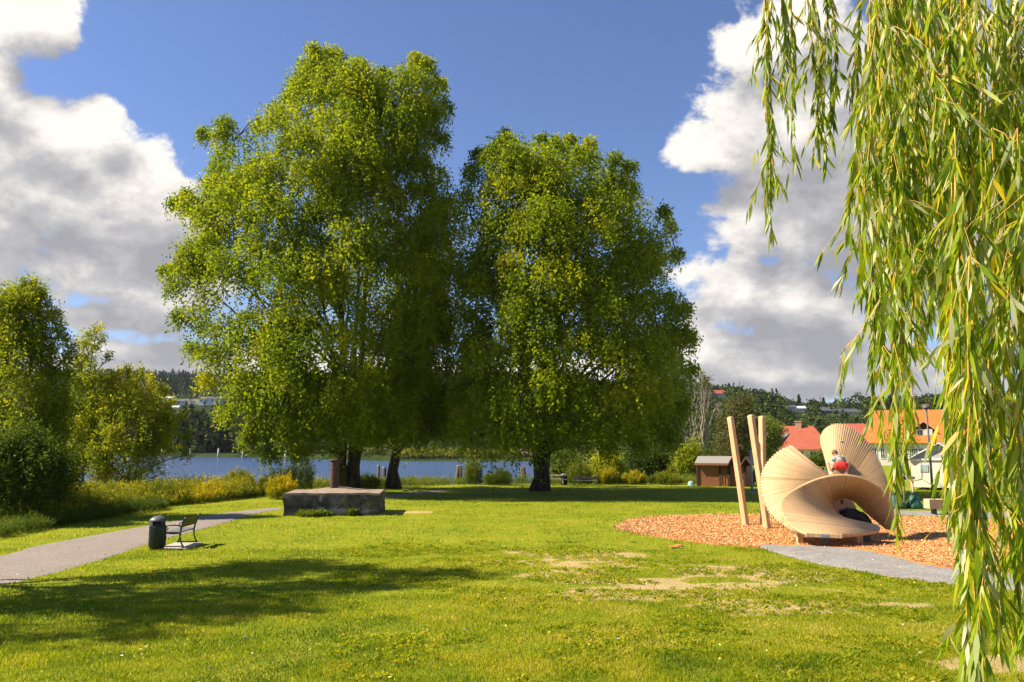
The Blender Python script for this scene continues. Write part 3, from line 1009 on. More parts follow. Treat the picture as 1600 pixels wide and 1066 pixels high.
def foliage(boughs, strands, per, size, rng, hang=1.4, flat=0.7, spread=0.12, bough_tint=0.12, ratio=0.55, upw=0.0, base=0.45, up_shoot=0.0, up_dir=0.35):
    """every bough: strands starting in a dome and hanging (or shooting up) with leaves along them"""
    nb = len(boughs)
    S = nb * strands
    c = np.repeat(boughs[:, :3], strands, 0); r = np.repeat(boughs[:, 3], strands)
    d = rand_dirs(S, rng, up_dir)
    rad = rng.random(S) ** 0.3
    st = c + d * (r * rad)[:, None] * np.array([1, 1, flat])
    hl = rng.uniform(0.15, 1.0, S) * hang * (0.5 + 0.5 * r / r.mean())
    if up_shoot: hl = np.where(rng.random(S) < up_shoot, -hl * 1.0, hl)
    K = per
    t = (np.arange(K)[None, :] + rng.random((S, K))) / K
    outw = d[:, :2] * 0.25
    P = np.repeat(st[:, None, :], K, 1)
    P[..., 0] += outw[:, None, 0] * np.sqrt(t) * np.abs(hl)[:, None]
    P[..., 1] += outw[:, None, 1] * np.sqrt(t) * np.abs(hl)[:, None]
    P[..., 2] -= t * hl[:, None]
    P = P.reshape(-1, 3) + rng.normal(size=(S * K, 3)) * spread
    n = len(P)
    ax = rng.normal(size=(n, 3)); ax[:, 2] += -0.7 + upw
    nr = rng.normal(size=(n, 3)) * 0.6 + np.repeat(d, K, 0) * 0.75; nr[:, 2] += 0.25
    L = rng.uniform(0.7, 1.3, n) * size
    V = leaf_quads(P, ax, nr, L, L * ratio)
    bt = np.repeat(np.repeat(rng.normal(size=nb) * bough_tint, strands), K)  # each bough gets its own random leaf tone
    tint = np.clip(base + bt + rng.normal(size=n) * 0.10, 0, 1)
    return V.reshape(-1, 3), tint


def limb_mesh(mb, start, end, r0, r1, rng, n=6, sag=0.15, sides=6):
    s, e = Vector(start), Vector(end)
    mid = s.lerp(e, 0.5) + Vector((0, 0, (e - s).length * sag))
    mid += Vector(rng.normal(size=3)) * (e - s).length * 0.05
    pts = []; rr = []
    for i in range(n + 1):
        t = i / n
        p = s * (1 - t) ** 2 + mid * 2 * t * (1 - t) + e * t * t
        if 0 < i < n: p += Vector(rng.normal(size=3)) * (e - s).length * 0.012
        pts.append(p); rr.append(r0 + (r1 - r0) * t ** 0.8)
    mb.tube(pts, rr, sides, cap=False)
    return pts, rr


def tree(name, label, cat, base, boughs, mat, bark, seed, trunks, strands=24, per=9, size=0.2, nlimb=26, group=None, fol=None,
         limb_r=0.16, twig=True, fork=0.25):
    """trunks: list of (offset x, offset y, lean x, radius, height share of crown); a thing with a trunk and a crown"""
    rng = np.random.default_rng(seed)
    base = Vector(base)
    t = thing(name, label, cat, base, 0, group)
    mb = MB()
    local = boughs.copy(); local[:, :3] -= np.array(base)
    zt = local[:, 2].max(); zb = local[:, 2].min()
    stems = []
    for ox, oy, lean, rad, share in trunks:
        top = zb + (zt - zb) * share
        pts = []; rr = []
        k = 12
        wob = rng.normal(size=(k + 1, 2)) * rad * 0.25
        for i in range(k + 1):
            f = i / k
            pts.append(Vector((ox + lean * f * top + (wob[i, 0] if i else 0), oy + (wob[i, 1] if i else 0), -0.15 + f * (top + 0.15))))
            flare = 1 + 0.6 * max(0, 1 - f * top / 0.9) ** 2
            rr.append(max(rad * flare * (1 - 0.86 * f ** 0.85), 0.03))
        mb.tube(pts, rr, 12, cap=True)
        stems.append((pts, rr))
    nodes = []
    # main limbs to far-apart boughs
    C = local[:, :3]
    chosen = []
    if len(C):
        dist = np.full(len(C), 1e9); i = int(rng.integers(len(C)))
        for _ in range(min(nlimb, len(C))):
            chosen.append(i)
            dist = np.minimum(dist, np.linalg.norm(C - C[i], axis=1)); i = int(dist.argmax())
    for i in chosen:
        tgt = Vector(C[i])
        pts, rr = min(stems, key=lambda s: (Vector((s[0][6].x, s[0][6].y, 0)) - Vector((tgt.x, tgt.y, 0))).length)
        hz = math.hypot(tgt.x - pts[0].x, tgt.y - pts[0].y)
        zs = max(zb * 0.5 + fork * 0.6, min(tgt.z - hz * rng.uniform(0.5, 1.1), pts[-1].z * 0.95))
        zs = max(zs, pts[-1].z * fork * rng.uniform(0.7, 1.2))
        f = min(max((zs + 0.15) / (pts[-1].z + 0.15), 0.0), 0.98) * (len(pts) - 1)
        a = int(f); fr = f - a
        sp = pts[a].lerp(pts[min(a + 1, len(pts) - 1)], fr)
        sr = rr[a] * 0.55
        lp, lr = limb_mesh(mb, sp, tgt, min(sr, limb_r), 0.03, rng, 7, 0.12)
        nodes += lp[2:]
    if twig and nodes:
        NP = np.array([tuple(p) for p in nodes])
        for j in range(len(C)):
            if j in chosen: continue
            k = int(np.linalg.norm(NP - C[j], axis=1).argmin())
            if np.linalg.norm(NP[k] - C[j]) > 0.15:
                limb_mesh(mb, NP[k], C[j], 0.045, 0.015, rng, 3, 0.1, 4)
    mb.build("trunk", bark, t)
    V, T = foliage(local, strands, per, size, rng, **(fol or {}))
    np_mesh("crown", V, 4, mat, t, tint=T)
    return t


BIRCH_A = [(486, 58), (528, 64), (562, 82), (600, 96), (625, 92), (655, 74), (672, 80), (690, 110), (706, 165), (700, 215), (704, 262), (716, 330),
           (722, 420), (716, 520), (690, 600), (650, 660), (606, 690), (575, 720), (545, 690), (510, 705), (470, 722), (432, 726), (402, 700), (372, 655),
           (338, 612), (306, 560), (285, 500), (268, 455), (258, 415), (276, 372), (290, 345), (264, 306), (286, 288), (322, 292), (312, 252), (322, 222),
           (312, 196), (340, 176), (352, 168), (366, 196), (384, 210), (398, 178), (430, 158), (444, 130), (448, 105), (470, 92)]
BIRCH_B = [(640, 330), (690, 290), (722, 300), (738, 380), (746, 480), (744, 580), (735, 650), (722, 705), (690, 715), (655, 730), (615, 715), (580, 728),
           (560, 690), (570, 560), (590, 430)]
BIRCH_C = [(788, 194), (806, 214), (845, 204), (890, 206), (926, 210), (934, 236), (964, 234), (987, 242), (990, 285), (1012, 296), (1042, 318), (1050, 368),
           (1062, 400), (1052, 440), (1074, 470), (1087, 520), (1090, 580), (1078, 640), (1050, 690), (1010, 700), (960, 698), (915, 690), (880, 694), (845, 690),
           (800, 694), (760, 706), (725, 712), (702, 690), (694, 600), (700, 480), (704, 380), (716, 300), (730, 252), (742, 226), (770, 218)]
BIRCH_FOL = dict(hang=1.8, flat=0.65, spread=0.10, bough_tint=0.13, ratio=0.62, base=0.5, up_dir=0.8)


def trim_low(bo, base, zmin):
    """clears the space round the trunk under the crown"""
    keep = bo[:, 2] - base.z > zmin - 0.28 * np.hypot(bo[:, 0] - base.x, bo[:, 1] - base.y)
    return bo[keep]


def extra(pts, Y, seed, spread=1.5):
    rng = np.random.default_rng(seed)
    out = []
    for px, py, r in pts:
        p = at(px, py, Y + rng.normal() * spread)
        out.append((p.x, p.y, p.z, r))
    return np.array(out)


XA = [(351, 190, .5), (346, 208, .6), (352, 232, .75), (338, 255, .75), (332, 282, .8), (345, 300, .9), (325, 318, .9), (292, 302, .6), (274, 312, .5), (302, 325, .7), (318, 205, .45),
      (488, 76, .6), (500, 88, .6), (478, 104, .8), (528, 82, .55), (530, 108, .8), (562, 96, .55), (600, 112, .6), (580, 125, .8), (648, 88, .5), (668, 98, .6), (688, 128, .6),
      (694, 165, .6), (690, 215, .6), (465, 125, .6), (452, 150, .6), (430, 172, .7), (405, 192, .7), (262, 418, .5), (275, 445, .7), (282, 490, .7), (300, 540, .7), (322, 590, .7),
      (352, 640, .6), (384, 680, .6), (424, 705, .6), (470, 705, .5)]
XC = [(789, 206, .4), (785, 224, .6), (800, 232, .6), (768, 235, .6), (744, 238, .4), (735, 262, .6), (846, 214, .45), (868, 218, .5), (890, 214, .45), (922, 218, .45), (912, 240, .7), (962, 244, .5),
      (984, 256, .5), (984, 290, .6), (1038, 326, .4), (1044, 350, .6), (1056, 392, .5), (1070, 478, .5), (1080, 522, .5), (1082, 572, .5), (1070, 630, .6), (1046, 680, .5), (1000, 690, .5), (950, 692, .5), (725, 300, .6)]


def birches():
    bA = G(541, 764); bB = G(615, 763); bC = G(843, 767)
    YA, YB, YC = bA.y, bB.y, bC.y
    bB = Vector((bB.x * YB / bB.y, YB, gzf(bB.x, YB)))
    A = trim_low(boughs_from_outline(BIRCH_A, YA - 4.0, 470, 0.7, 1.9, 101, depth=0.9, core=0.22), bA, 5.7)
    A = np.concatenate([A, extra(XA, YA - 4.0, 5)])
    tree("birch_tree", "tallest birch with a broad crown and a double trunk behind the stone block", "tree", bA, A, M["birch"], M["bark"], 1,
         [(-0.32, 0, -0.02, 0.36, 0.72), (0.45, 0.25, 0.04, 0.34, 0.62), (0.10, 0.5, 0.02, 0.28, 0.8)], 44, 13, 0.185, 40, "weeping birches on the lawn", BIRCH_FOL, 0.24, fork=0.12)
    B = boughs_from_outline(BIRCH_B, YB - 2.0, 130, 0.8, 1.7, 102, core=0.2, depth=0.65)
    B = trim_low(B, bB, 4.9)
    tree("birch_tree", "birch with a single dark trunk half hidden between the two big birches", "tree", bB, B, M["birch"], M["bark"], 2,
         [(0, 0, 0.0, 0.40, 0.8)], 42, 13, 0.185, 18, "weeping birches on the lawn", BIRCH_FOL, 0.2, fork=0.15)
    C = trim_low(boughs_from_outline(BIRCH_C, YC - 4.0, 390, 0.7, 1.8, 103, depth=0.82, core=0.22), bC, 5.3)
    C = np.concatenate([C, extra(XC, YC - 4.0, 6)])
    tree("birch_tree", "round crowned birch with a single thick trunk beside the far park bench", "tree", bC, C, M["birch"], M["bark"], 3,
         [(0, 0, 0.02, 0.50, 0.45), (0.15, 0.2, -0.10, 0.36, 0.75), (0.2, -0.1, 0.09, 0.36, 0.75), (0.1, 0.3, 0.02, 0.34, 0.85)], 42, 12, 0.185, 46, "weeping birches on the lawn", BIRCH_FOL, 0.24, fork=0.16)


birches()


# ---- the tree outside the frame whose shade lies over the lawn, and the bushes on the left bank
def shade_tree():
    rng = np.random.default_rng(77)
    # crown modelled so that its shadow covers the shaded lawn: shadow point + sun direction * height
    bo = []
    k = SUN_DIR / SUN_DIR.z
    area = ground_curve([(-250, 985), (-60, 955), (60, 922), (200, 902), (330, 884), (470, 872), (560, 884), (760, 892), (770, 902), (640, 912), (560, 925),
                         (500, 946), (440, 968), (300, 985), (200, 1000), (100, 1008), (-60, 1012), (-250, 1030)])
    ax = [p[0] for p in area]; ay = [p[1] for p in area]
    while len(bo) < 150:
        x, y = rng.uniform(min(ax), max(ax)), rng.uniform(min(ay), max(ay))
        if not in_poly(np.array([x]), np.array([y]), area)[0]: continue
        f = (x - min(ax)) / (max(ax) - min(ax))
        h = 6.5 + 10.5 * f + rng.uniform(-0.8, 0.8)
        p = Vector((x, y, gzf(x, y))) + k * h
        if p.x / max(p.y, 0.1) > -0.70 and p.y > 0: continue
        bo.append((p.x, p.y, p.z, rng.uniform(0.45, 0.85)))
    bo = np.array(bo)
    print("shade tree", bo.min(0), bo.max(0))
    bx, by = bo[:, 0].mean() - 1.0, bo[:, 1].mean()
    tree("maple_tree", "tree just outside the left edge whose shade falls across the lawn", "tree", (bx, by, gzf(bx, by)), bo, M["shrub"], M["bark"], 5,
         [(0, 0, 0.02, 0.3, 0.9)], 20, 7, 0.2, 20, fol=dict(hang=0.5, flat=0.7, spread=0.1))


shade_tree()

BUSH_FOL = dict(up_dir=0.6, hang=0.85, flat=0.85, spread=0.08, bough_tint=0.14, ratio=0.45, base=0.52, upw=0.7, up_shoot=0.6)


def left_bank():
    b = G(30, 800)
    P = [(-40, 520), (-30, 480), (-15, 468), (10, 462), (38, 450), (60, 452), (74, 490), (98, 512), (86, 540), (112, 580), (122, 640), (128, 700), (118, 760), (60, 780), (-40, 780)]
    Y = 35.0
    x = (30 - 800) / F * Y
    bo = boughs_from_outline(P, Y, 230, 0.35, 0.7, 201, depth=0.8, maxdepth=3.0)
    bo = np.concatenate([bo, extra([(44, 458, .22), (58, 458, .2), (28, 468, .25), (8, 470, .25), (80, 500, .25), (94, 518, .22), (70, 480, .25), (18, 460, .15), (36, 452, .14), (52, 450, .14), (66, 462, .15), (88, 496, .18), (104, 530, .18), (112, 552, .2), (120, 640, .3), (126, 690, .35), (104, 560, .25), (112, 590, .3), (-10, 474, .25)], Y, 7, 0.6)])
    tree("willow_bush", "tallest dark green bush at the left edge with a ragged top", "bush", (x, Y, gzf(x, Y)), bo, M["shrub"], M["bark"], 11,
         [(-1.4, 0, -0.05, 0.12, 0.7), (0, 0.4, 0.03, 0.12, 0.8), (0.8, 0, 0.06, 0.10, 0.75)], 28, 10, 0.13, 26, "bushes along the left bank", BUSH_FOL, 0.07)
    P = [(118, 545), (132, 524), (150, 520), (160, 545), (166, 575), (176, 590), (168, 640), (150, 700), (120, 750), (90, 770), (84, 700), (100, 620)]
    Y = 49.5
    x = (125 - 800) / F * Y
    bo = boughs_from_outline(P, Y, 60, 0.3, 0.7, 202, depth=0.8)
    bo = np.concatenate([bo, extra([(140, 526, .2), (152, 518, .2), (160, 536, .22), (168, 560, .22), (132, 540, .2), (178, 590, .25), (150, 545, .2)], Y, 8, 0.5)])
    tree("willow_bush", "loose bush with one thin upright top branch showing against the sky", "bush", (x, Y, gzf(x, Y)), bo, M["shrub"], M["bark"], 12,
         [(0, 0, 0.07, 0.10, 0.9), (0.3, 0.4, 0.0, 0.08, 0.6)], 20, 9, 0.16, 18, "bushes along the left bank", BUSH_FOL, 0.05)
    P = [(104, 668), (124, 640), (150, 610), (186, 590), (206, 604), (218, 592), (238, 602), (252, 628), (268, 640), (286, 664), (288, 700), (276, 735), (240, 752), (180, 758), (120, 760), (100, 720)]
    Y = 50.5
    x = (195 - 800) / F * Y
    bo = boughs_from_outline(P, Y, 140, 0.35, 0.75, 203, depth=0.8)
    bo = np.concatenate([bo, extra([(186, 586, .22), (206, 596, .22), (220, 586, .22), (236, 596, .22), (250, 610, .25), (266, 632, .25), (284, 652, .25), (292, 684, .25), (290, 712, .25), (170, 596, .25), (200, 582, .18), (258, 616, .18)], Y, 9, 0.6)])
    f = dict(BUSH_FOL); f["base"] = 0.62; f["up_shoot"] = 0.55
    tree("willow_bush", "yellow green bush with upright shoots in front of the lake", "bush", (x, Y, gzf(x, Y)), bo, M["shrub"], M["bark"], 13,
         [(-0.8, 0, -0.1, 0.07, 0.6), (0, 0.3, 0.02, 0.08, 0.7), (0.8, 0, 0.12, 0.07, 0.6), (0.4, -0.3, 0.2, 0.06, 0.5)], 28, 9, 0.16, 22, "bushes along the left bank", f, 0.05)
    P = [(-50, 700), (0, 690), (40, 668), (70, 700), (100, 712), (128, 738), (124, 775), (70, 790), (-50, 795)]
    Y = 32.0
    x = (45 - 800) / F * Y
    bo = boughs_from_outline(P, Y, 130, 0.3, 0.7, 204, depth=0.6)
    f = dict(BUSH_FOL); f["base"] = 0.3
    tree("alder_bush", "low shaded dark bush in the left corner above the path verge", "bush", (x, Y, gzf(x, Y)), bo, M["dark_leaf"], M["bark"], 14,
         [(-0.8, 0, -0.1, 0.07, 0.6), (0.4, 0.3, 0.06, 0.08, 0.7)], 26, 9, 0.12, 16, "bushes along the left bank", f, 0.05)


left_bank()


# ---- tall weeds and reeds
def plant_field(name, label, cat, region, n, h0, h1, mat, seed, leaf=0.11, per=22, base=0.55, kind="stuff", plume=0.3, noise_sc=0.35, lw=0.28, parent=None, origin=None):
    rng = np.random.default_rng(seed)
    xs = [p[0] for p in region]; ys = [p[1] for p in region]
    x = rng.uniform(min(xs), max(xs), n * 6); y = rng.uniform(min(ys), max(ys), n * 6)
    k = in_poly(x, y, region)
    x, y = x[k][:n], y[k][:n]
    n = len(x)
    edge = np.minimum(1, dist_poly(x, y, region) / 0.9)
    hh = rng.uniform(h0, h1, n) * (0.45 + 0.55 * edge) * (0.65 + 0.7 * fbm(x * noise_sc, y * noise_sc, seed, 3))
    an = rng.random(n) * 2 * PI; ln = rng.uniform(0, 0.28, n)
    d = np.column_stack([np.cos(an) * ln, np.sin(an) * ln, np.ones(n)])
    B = np.column_stack([x, y, gz(x, y)])
    t = rng.random((n, per)) ** 0.8
    P = (B[:, None, :] + d[:, None, :] * (t * hh[:, None])[..., None]).reshape(-1, 3)
    P += rng.normal(size=P.shape) * 0.03
    m = len(P)
    ax = rng.normal(size=(m, 3)); ax[:, 2] = np.abs(ax[:, 2]) + 0.4
    V = leaf_quads(P, ax, rng.normal(size=(m, 3)), leaf * rng.uniform(0.6, 1.4, m), leaf * lw * rng.uniform(0.7, 1.3, m))
    patch = fbm(x * 0.5, y * 0.5, seed + 3, 2)
    tint = np.clip(base - 0.25 + 0.5 * t.reshape(-1) * plume * 2 + np.repeat((patch - 0.5) * 0.7 + rng.normal(size=n) * 0.06, per) + rng.normal(size=m) * 0.08, 0, 1)
    if origin is not None: V = V - np.array(origin)
    o = np_mesh(name, V.reshape(-1, 3), 4, mat, parent, tint=tint)
    if label: tag(o, label, cat, kind=kind)
    return o


def bank_plants():
    wf = ground_curve([(-420, 880), (-250, 862), (-60, 838), (60, 812), (180, 796), (260, 786), (340, 778), (420, 771), (470, 768)])
    back = [(-12.5, 61.0), (-17, 59), (-24, 55.0), (-34, 50.0), (-44, 46.0)]
    plant_field("tall_weeds", "band of tall yellow flowering weeds between path and lake", "weeds", wf + back[0:], 5200, 0.45, 1.1, M["weed"], 301, 0.12, 22, 0.45, plume=0.42)
    gf = ground_curve([(60, 822), (140, 806), (220, 795), (300, 788), (380, 780), (425, 774)])
    gb = [(-15.5, 50.5), (-17.5, 47), (-19.5, 43.5), (-21.5, 40), (-22.5, 36.5)]
    plant_field("golden_weeds", "yellow green flowering weeds in front of the bushes on the left bank", "weeds", gf + gb, 4600, 0.45, 1.1, M["weed"], 305, 0.12, 24, 0.28, plume=0.48)
    vf = ground_curve([(-420, 905), (-200, 872), (0, 842), (100, 822), (200, 806), (260, 797)])
    vb = ground_curve([(255, 792), (180, 803), (60, 820), (-60, 846), (-250, 870), (-420, 890)])
    plant_field("verge_grass", "long shaded grass on the bank below the dark bushes", "grass", vf + vb, 2600, 0.35, 0.8, M["reed"], 302, 0.16, 14, 0.3, plume=0.2, lw=0.12)
    # shore strip in front of the lake, middle
    s = ground_curve([(470, 764), (560, 764), (640, 761), (720, 757.5), (840, 757), (1000, 756), (1080, 757.5)])
    sb = [(18, 73.5), (10, 67.5), (0, 66), (-8, 65.0), (-15, 61)]
    plant_field("shore_grass", "low rough grass along the edge of the lake", "grass", s + sb, 4200, 0.25, 0.6, M["reed"], 303, 0.2, 12, 0.5, plume=0.3, lw=0.12)
    # single clumps standing out against the water
    clumps = [(370, 768, 738, 24, "grassy green clump left of the golden weeds", "reed"), (430, 772, 742, 26, "dark leafy weed clump near the end of the path verge", "weed"),
              (462, 768, 716, 30, "tall light green sapling clump left of the stone block", "reed"), (440, 780, 748, 22, "orange brown seeding dock clump by the stone block", "dock"),
              (738, 757, 722, 14, "upright pale green reed tuft right of the paired pilings", "reed"), (778, 758, 737, 22, "wide low green reed tuft near the round birch", "reed"),
              (575, 762, 744, 18, "small green tuft just right of the double trunk", "reed"), (905, 757, 722, 20, "bright green fern like tuft between litter bin and far bench", "reed"),
              (950, 757, 738, 16, "orange yellow weed tuft at the right end of the far bench", "dock"), (1040, 757, 742, 26, "dry brown weed tuft left of the shed", "weed"),
              (490, 807, 803, 24, "grass tuft growing along the left foot of the stone block", "reed"), (551, 806, 799, 6, "small leafy tuft against the pale patch of the stone block", "reed"),
              (990, 757, 741, 20, "pinkish seeding grass tuft under the dark trees", "dock")]
    for i, (px, by, ty, wpx, lab, mt) in enumerate(clumps):
        g = G(px, by)
        hgt = (at(px, ty, g.y).z - g.z) * 1.25
        r = wpx / F * g.y
        reg = [(g.x + r * math.cos(a), g.y + r * 0.7 * math.sin(a)) for a in np.linspace(0, 2 * PI, 14)[:-1]]
        mat, bs, pl = (M["reed"], 0.5, 0.3) if mt == "reed" else ((M["weed"], 0.35, 0.2) if mt == "weed" else (M["weed"], 0.62, 0.3))
        o = plant_field("reed_tuft" if mt == "reed" else "weed_clump", None, None, reg, 150 if by < 790 else 60, hgt * 0.9, hgt * 1.4, mat, 320 + i, 0.22, 26, bs, plume=pl, lw=0.16, origin=g)
        o.location = g
        tag(o, lab, "plant", "clumps of plants along the shore")


bank_plants()


# ---- shrubs and trees on the right, behind the lawn
def mid_right():
    def put(name, label, poly, Y, n, r0, r1, mat, bark, seed, trunks, base_px, st=20, per=9, size=0.2, fol=None, nl=16, group="shrubs and trees behind the far bench", lr=0.1, depth=0.8):
        bo = boughs_from_outline(poly, Y, n, r0, r1, seed, depth=depth)
        x = (base_px - 800) / F * Y
        return tree(name, label, "tree" if "tree" in name else "bush", (x, Y, gzf(x, Y)), bo, mat, bark, seed, trunks, st, per, size, nl, group, fol, lr)
    f1 = dict(hang=0.9, flat=0.8, spread=0.15, bough_tint=0.12, ratio=0.5, base=0.5, upw=0.4, up_shoot=0.2)
    put("grey_willow_bush", "rounded pale green bush right behind the round birch trunk", [(850, 715), (862, 702), (885, 698), (905, 706), (914, 725), (912, 745), (895, 757), (862, 757), (850, 742)],
        68.0, 60, 0.4, 0.9, M["pale_leaf"], M["bark"], 401, [(0, 0, 0.02, 0.1, 0.6)], 880, fol=dict(f1, base=0.35))
    put("hazel_bush", "yellow green bush directly behind the far bench", [(905, 735), (915, 712), (935, 702), (955, 700), (975, 712), (985, 735), (975, 756), (920, 756)],
        66.5, 60, 0.4, 0.9, M["shrub"], M["bark"], 402, [(0, 0, 0.02, 0.1, 0.6)], 945, fol=dict(f1, base=0.6))
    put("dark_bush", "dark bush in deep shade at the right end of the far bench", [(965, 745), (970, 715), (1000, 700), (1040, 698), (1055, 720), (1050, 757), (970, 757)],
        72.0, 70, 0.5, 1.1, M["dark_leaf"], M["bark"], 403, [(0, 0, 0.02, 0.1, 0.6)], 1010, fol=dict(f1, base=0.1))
    put("alder_tree", "dark leafy tree rising behind the right side of the round birch", [(990, 560), (1040, 540), (1075, 570), (1080, 640), (1078, 700), (1060, 745), (1010, 750), (985, 700), (975, 620)],
        80.0, 110, 0.7, 1.4, M["dark_leaf"], M["bark"], 404, [(0, 0, 0.0, 0.22, 0.8)], 1032, fol=dict(f1, base=0.45), lr=0.12)
    put("hazel_tree", "leafy green tree with a few bare twigs above the shed", [(1110, 690), (1122, 650), (1140, 622), (1162, 610), (1184, 622), (1190, 650), (1186, 700), (1170, 735), (1120, 735)],
        88.0, 100, 0.6, 1.3, M["dry_leaf"], M["bark"], 405, [(0, 0, 0.02, 0.2, 0.8)], 1150, fol=dict(f1, base=0.4), lr=0.12)
    put("hazel_bush", "low yellow green bush against the left wall of the shed", [(1040, 735), (1055, 705), (1085, 690), (1105, 700), (1110, 740), (1090, 757), (1045, 757)],
        71.0, 60, 0.45, 0.9, M["shrub"], M["bark"], 406, [(0, 0, 0.02, 0.1, 0.6)], 1075, fol=dict(f1, base=0.5))
    put("ball_willow_tree", "rounded light green tree behind the three leaning timber posts", [(1168, 680), (1176, 655), (1196, 648), (1214, 656), (1228, 655), (1232, 672), (1222, 690), (1208, 712), (1180, 722), (1166, 705)],
        95.0, 90, 0.55, 1.1, M["pale_leaf"], M["bark"], 407, [(0, 0, 0.0, 0.2, 0.7)], 1198, fol=dict(f1, base=0.62, hang=0.7), lr=0.1)
    put("oak_tree", "broad dark tree behind the bare grey tree", [(1085, 720), (1082, 660), (1100, 640), (1130, 635), (1160, 650), (1172, 690), (1165, 740), (1090, 745)],
        100.0, 110, 0.7, 1.4, M["dark_leaf"], M["bark"], 408, [(0, 0, 0.0, 0.22, 0.8)], 1125, fol=dict(f1, base=0.3), lr=0.12)
    put("garden_bush", "small round green bush in front of the white wall under the first red roof", [(1248, 740), (1250, 715), (1266, 704), (1290, 708), (1298, 725), (1296, 745)],
        92.0, 40, 0.35, 0.7, M["dark_leaf"], M["bark"], 409, [(0, 0, 0.0, 0.08, 0.6)], 1272, fol=dict(f1, base=0.5), lr=0.05)
    put("street_tree", "thin airy tree in front of the orange roofed house", [(1380, 690), (1386, 660), (1405, 640), (1425, 648), (1440, 670), (1436, 700), (1410, 712), (1388, 708)],
        75.0, 26, 0.35, 0.7, M["pale_leaf"], M["bark"], 410, [(0, 0, 0.0, 0.07, 0.8)], 1410, st=9, per=6, size=0.2, fol=dict(f1, base=0.7), lr=0.03)
    # the bare grey tree
    rng = np.random.default_rng(55)
    Y = 76.0
    x = (1091 - 800) / F * Y
    b = Vector((x, Y, gzf(x, Y)))
    t = thing("bare_tree", "leafless pale grey tree with many upright branches left of the timber posts", "tree", b, 0, "shrubs and trees behind the far bench")
    mb = MB()
    ends = []
    for tx, ty in [(1088, 600), (1100, 585), (1110, 610), (1120, 632), (1082, 622), (1075, 640), (1096, 575), (1128, 640), (1070, 690), (1065, 668), (1106, 600), (1092, 592)]:
        e = at(tx, ty, Y + rng.uniform(-1.5, 1.5)) - b
        s = Vector((rng.normal() * 0.15, rng.normal() * 0.15, rng.uniform(0.3, 3.2)))
        lp, lr = limb_mesh(mb, s, e, 0.12, 0.02, rng, 10, 0.05, 6)
        for q in range(9):
            k = rng.integers(3, 10)
            e2 = lp[k] + Vector((rng.normal() * 0.6, rng.normal() * 0.6, rng.uniform(0.3, 1.5)))
            l2, _ = limb_mesh(mb, lp[k], e2, 0.03, 0.008, rng, 4, 0.1, 4)
            for _ in range(2):
                limb_mesh(mb, l2[2], l2[2] + Vector((rng.normal() * 0.3, rng.normal() * 0.3, rng.uniform(0.1, 0.7))), 0.012, 0.005, rng, 2, 0.1, 3)
    mb.tube([(0, 0, -0.1), (0.02, 0, 1.5), (0.05, 0.03, 3.4)], [0.26, 0.2, 0.13], 10)
    mb.build("trunk", M["pale_bark"], t)
    bo = boughs_from_outline([(1084, 585), (1094, 568), (1108, 572), (1112, 590), (1098, 600)], Y, 10, 0.3, 0.5, 411)
    bo[:, :3] -= np.array(b)
    V, T = foliage(bo, 8, 5, 0.16, rng, hang=0.5, base=0.5)
    np_mesh("crown", V, 4, M["dry_leaf"], t, tint=T)
    # clipped hedge
    Y = 62.0
    x0, x1 = (1160 - 800) / F * Y, (1236 - 800) / F * Y
    n = 9000
    px = rng.uniform(x0, x1, n); py = rng.uniform(Y, Y + 2.0, n); zz = rng.random(n) ** 0.6 * 1.15
    side = rng.random(n)
    py = np.where(side < 0.5, Y + rng.normal(size=n) * 0.06, py); zz = np.where(side > 0.7, 1.12 + rng.normal(size=n) * 0.05, zz)
    c = np.array([(x0 + x1) / 2, Y + 1.0, 0])
    P = np.column_stack([px, py, zz]) - c
    V = leaf_quads(P, rng.normal(size=(n, 3)), rng.normal(size=(n, 3)), rng.uniform(0.08, 0.16, n), rng.uniform(0.06, 0.1, n))
    h = thing("hedge", "low clipped green hedge behind the leaning timber posts", "hedge", tuple(c))
    np_mesh("foliage", V.reshape(-1, 3), 4, M["shrub"], h, tint=np.clip(0.35 + rng.normal(size=n) * 0.15, 0, 1))
    mb = MB()
    for i in range(9): mb.tube([((x0 - c[0]) * (1 - i / 4.0), 0, -0.05), ((x0 - c[0]) * (1 - i / 4.0), 0, 0.8)], 0.04, 5)
    mb.build("stems", M["bark"], h)


mid_right()


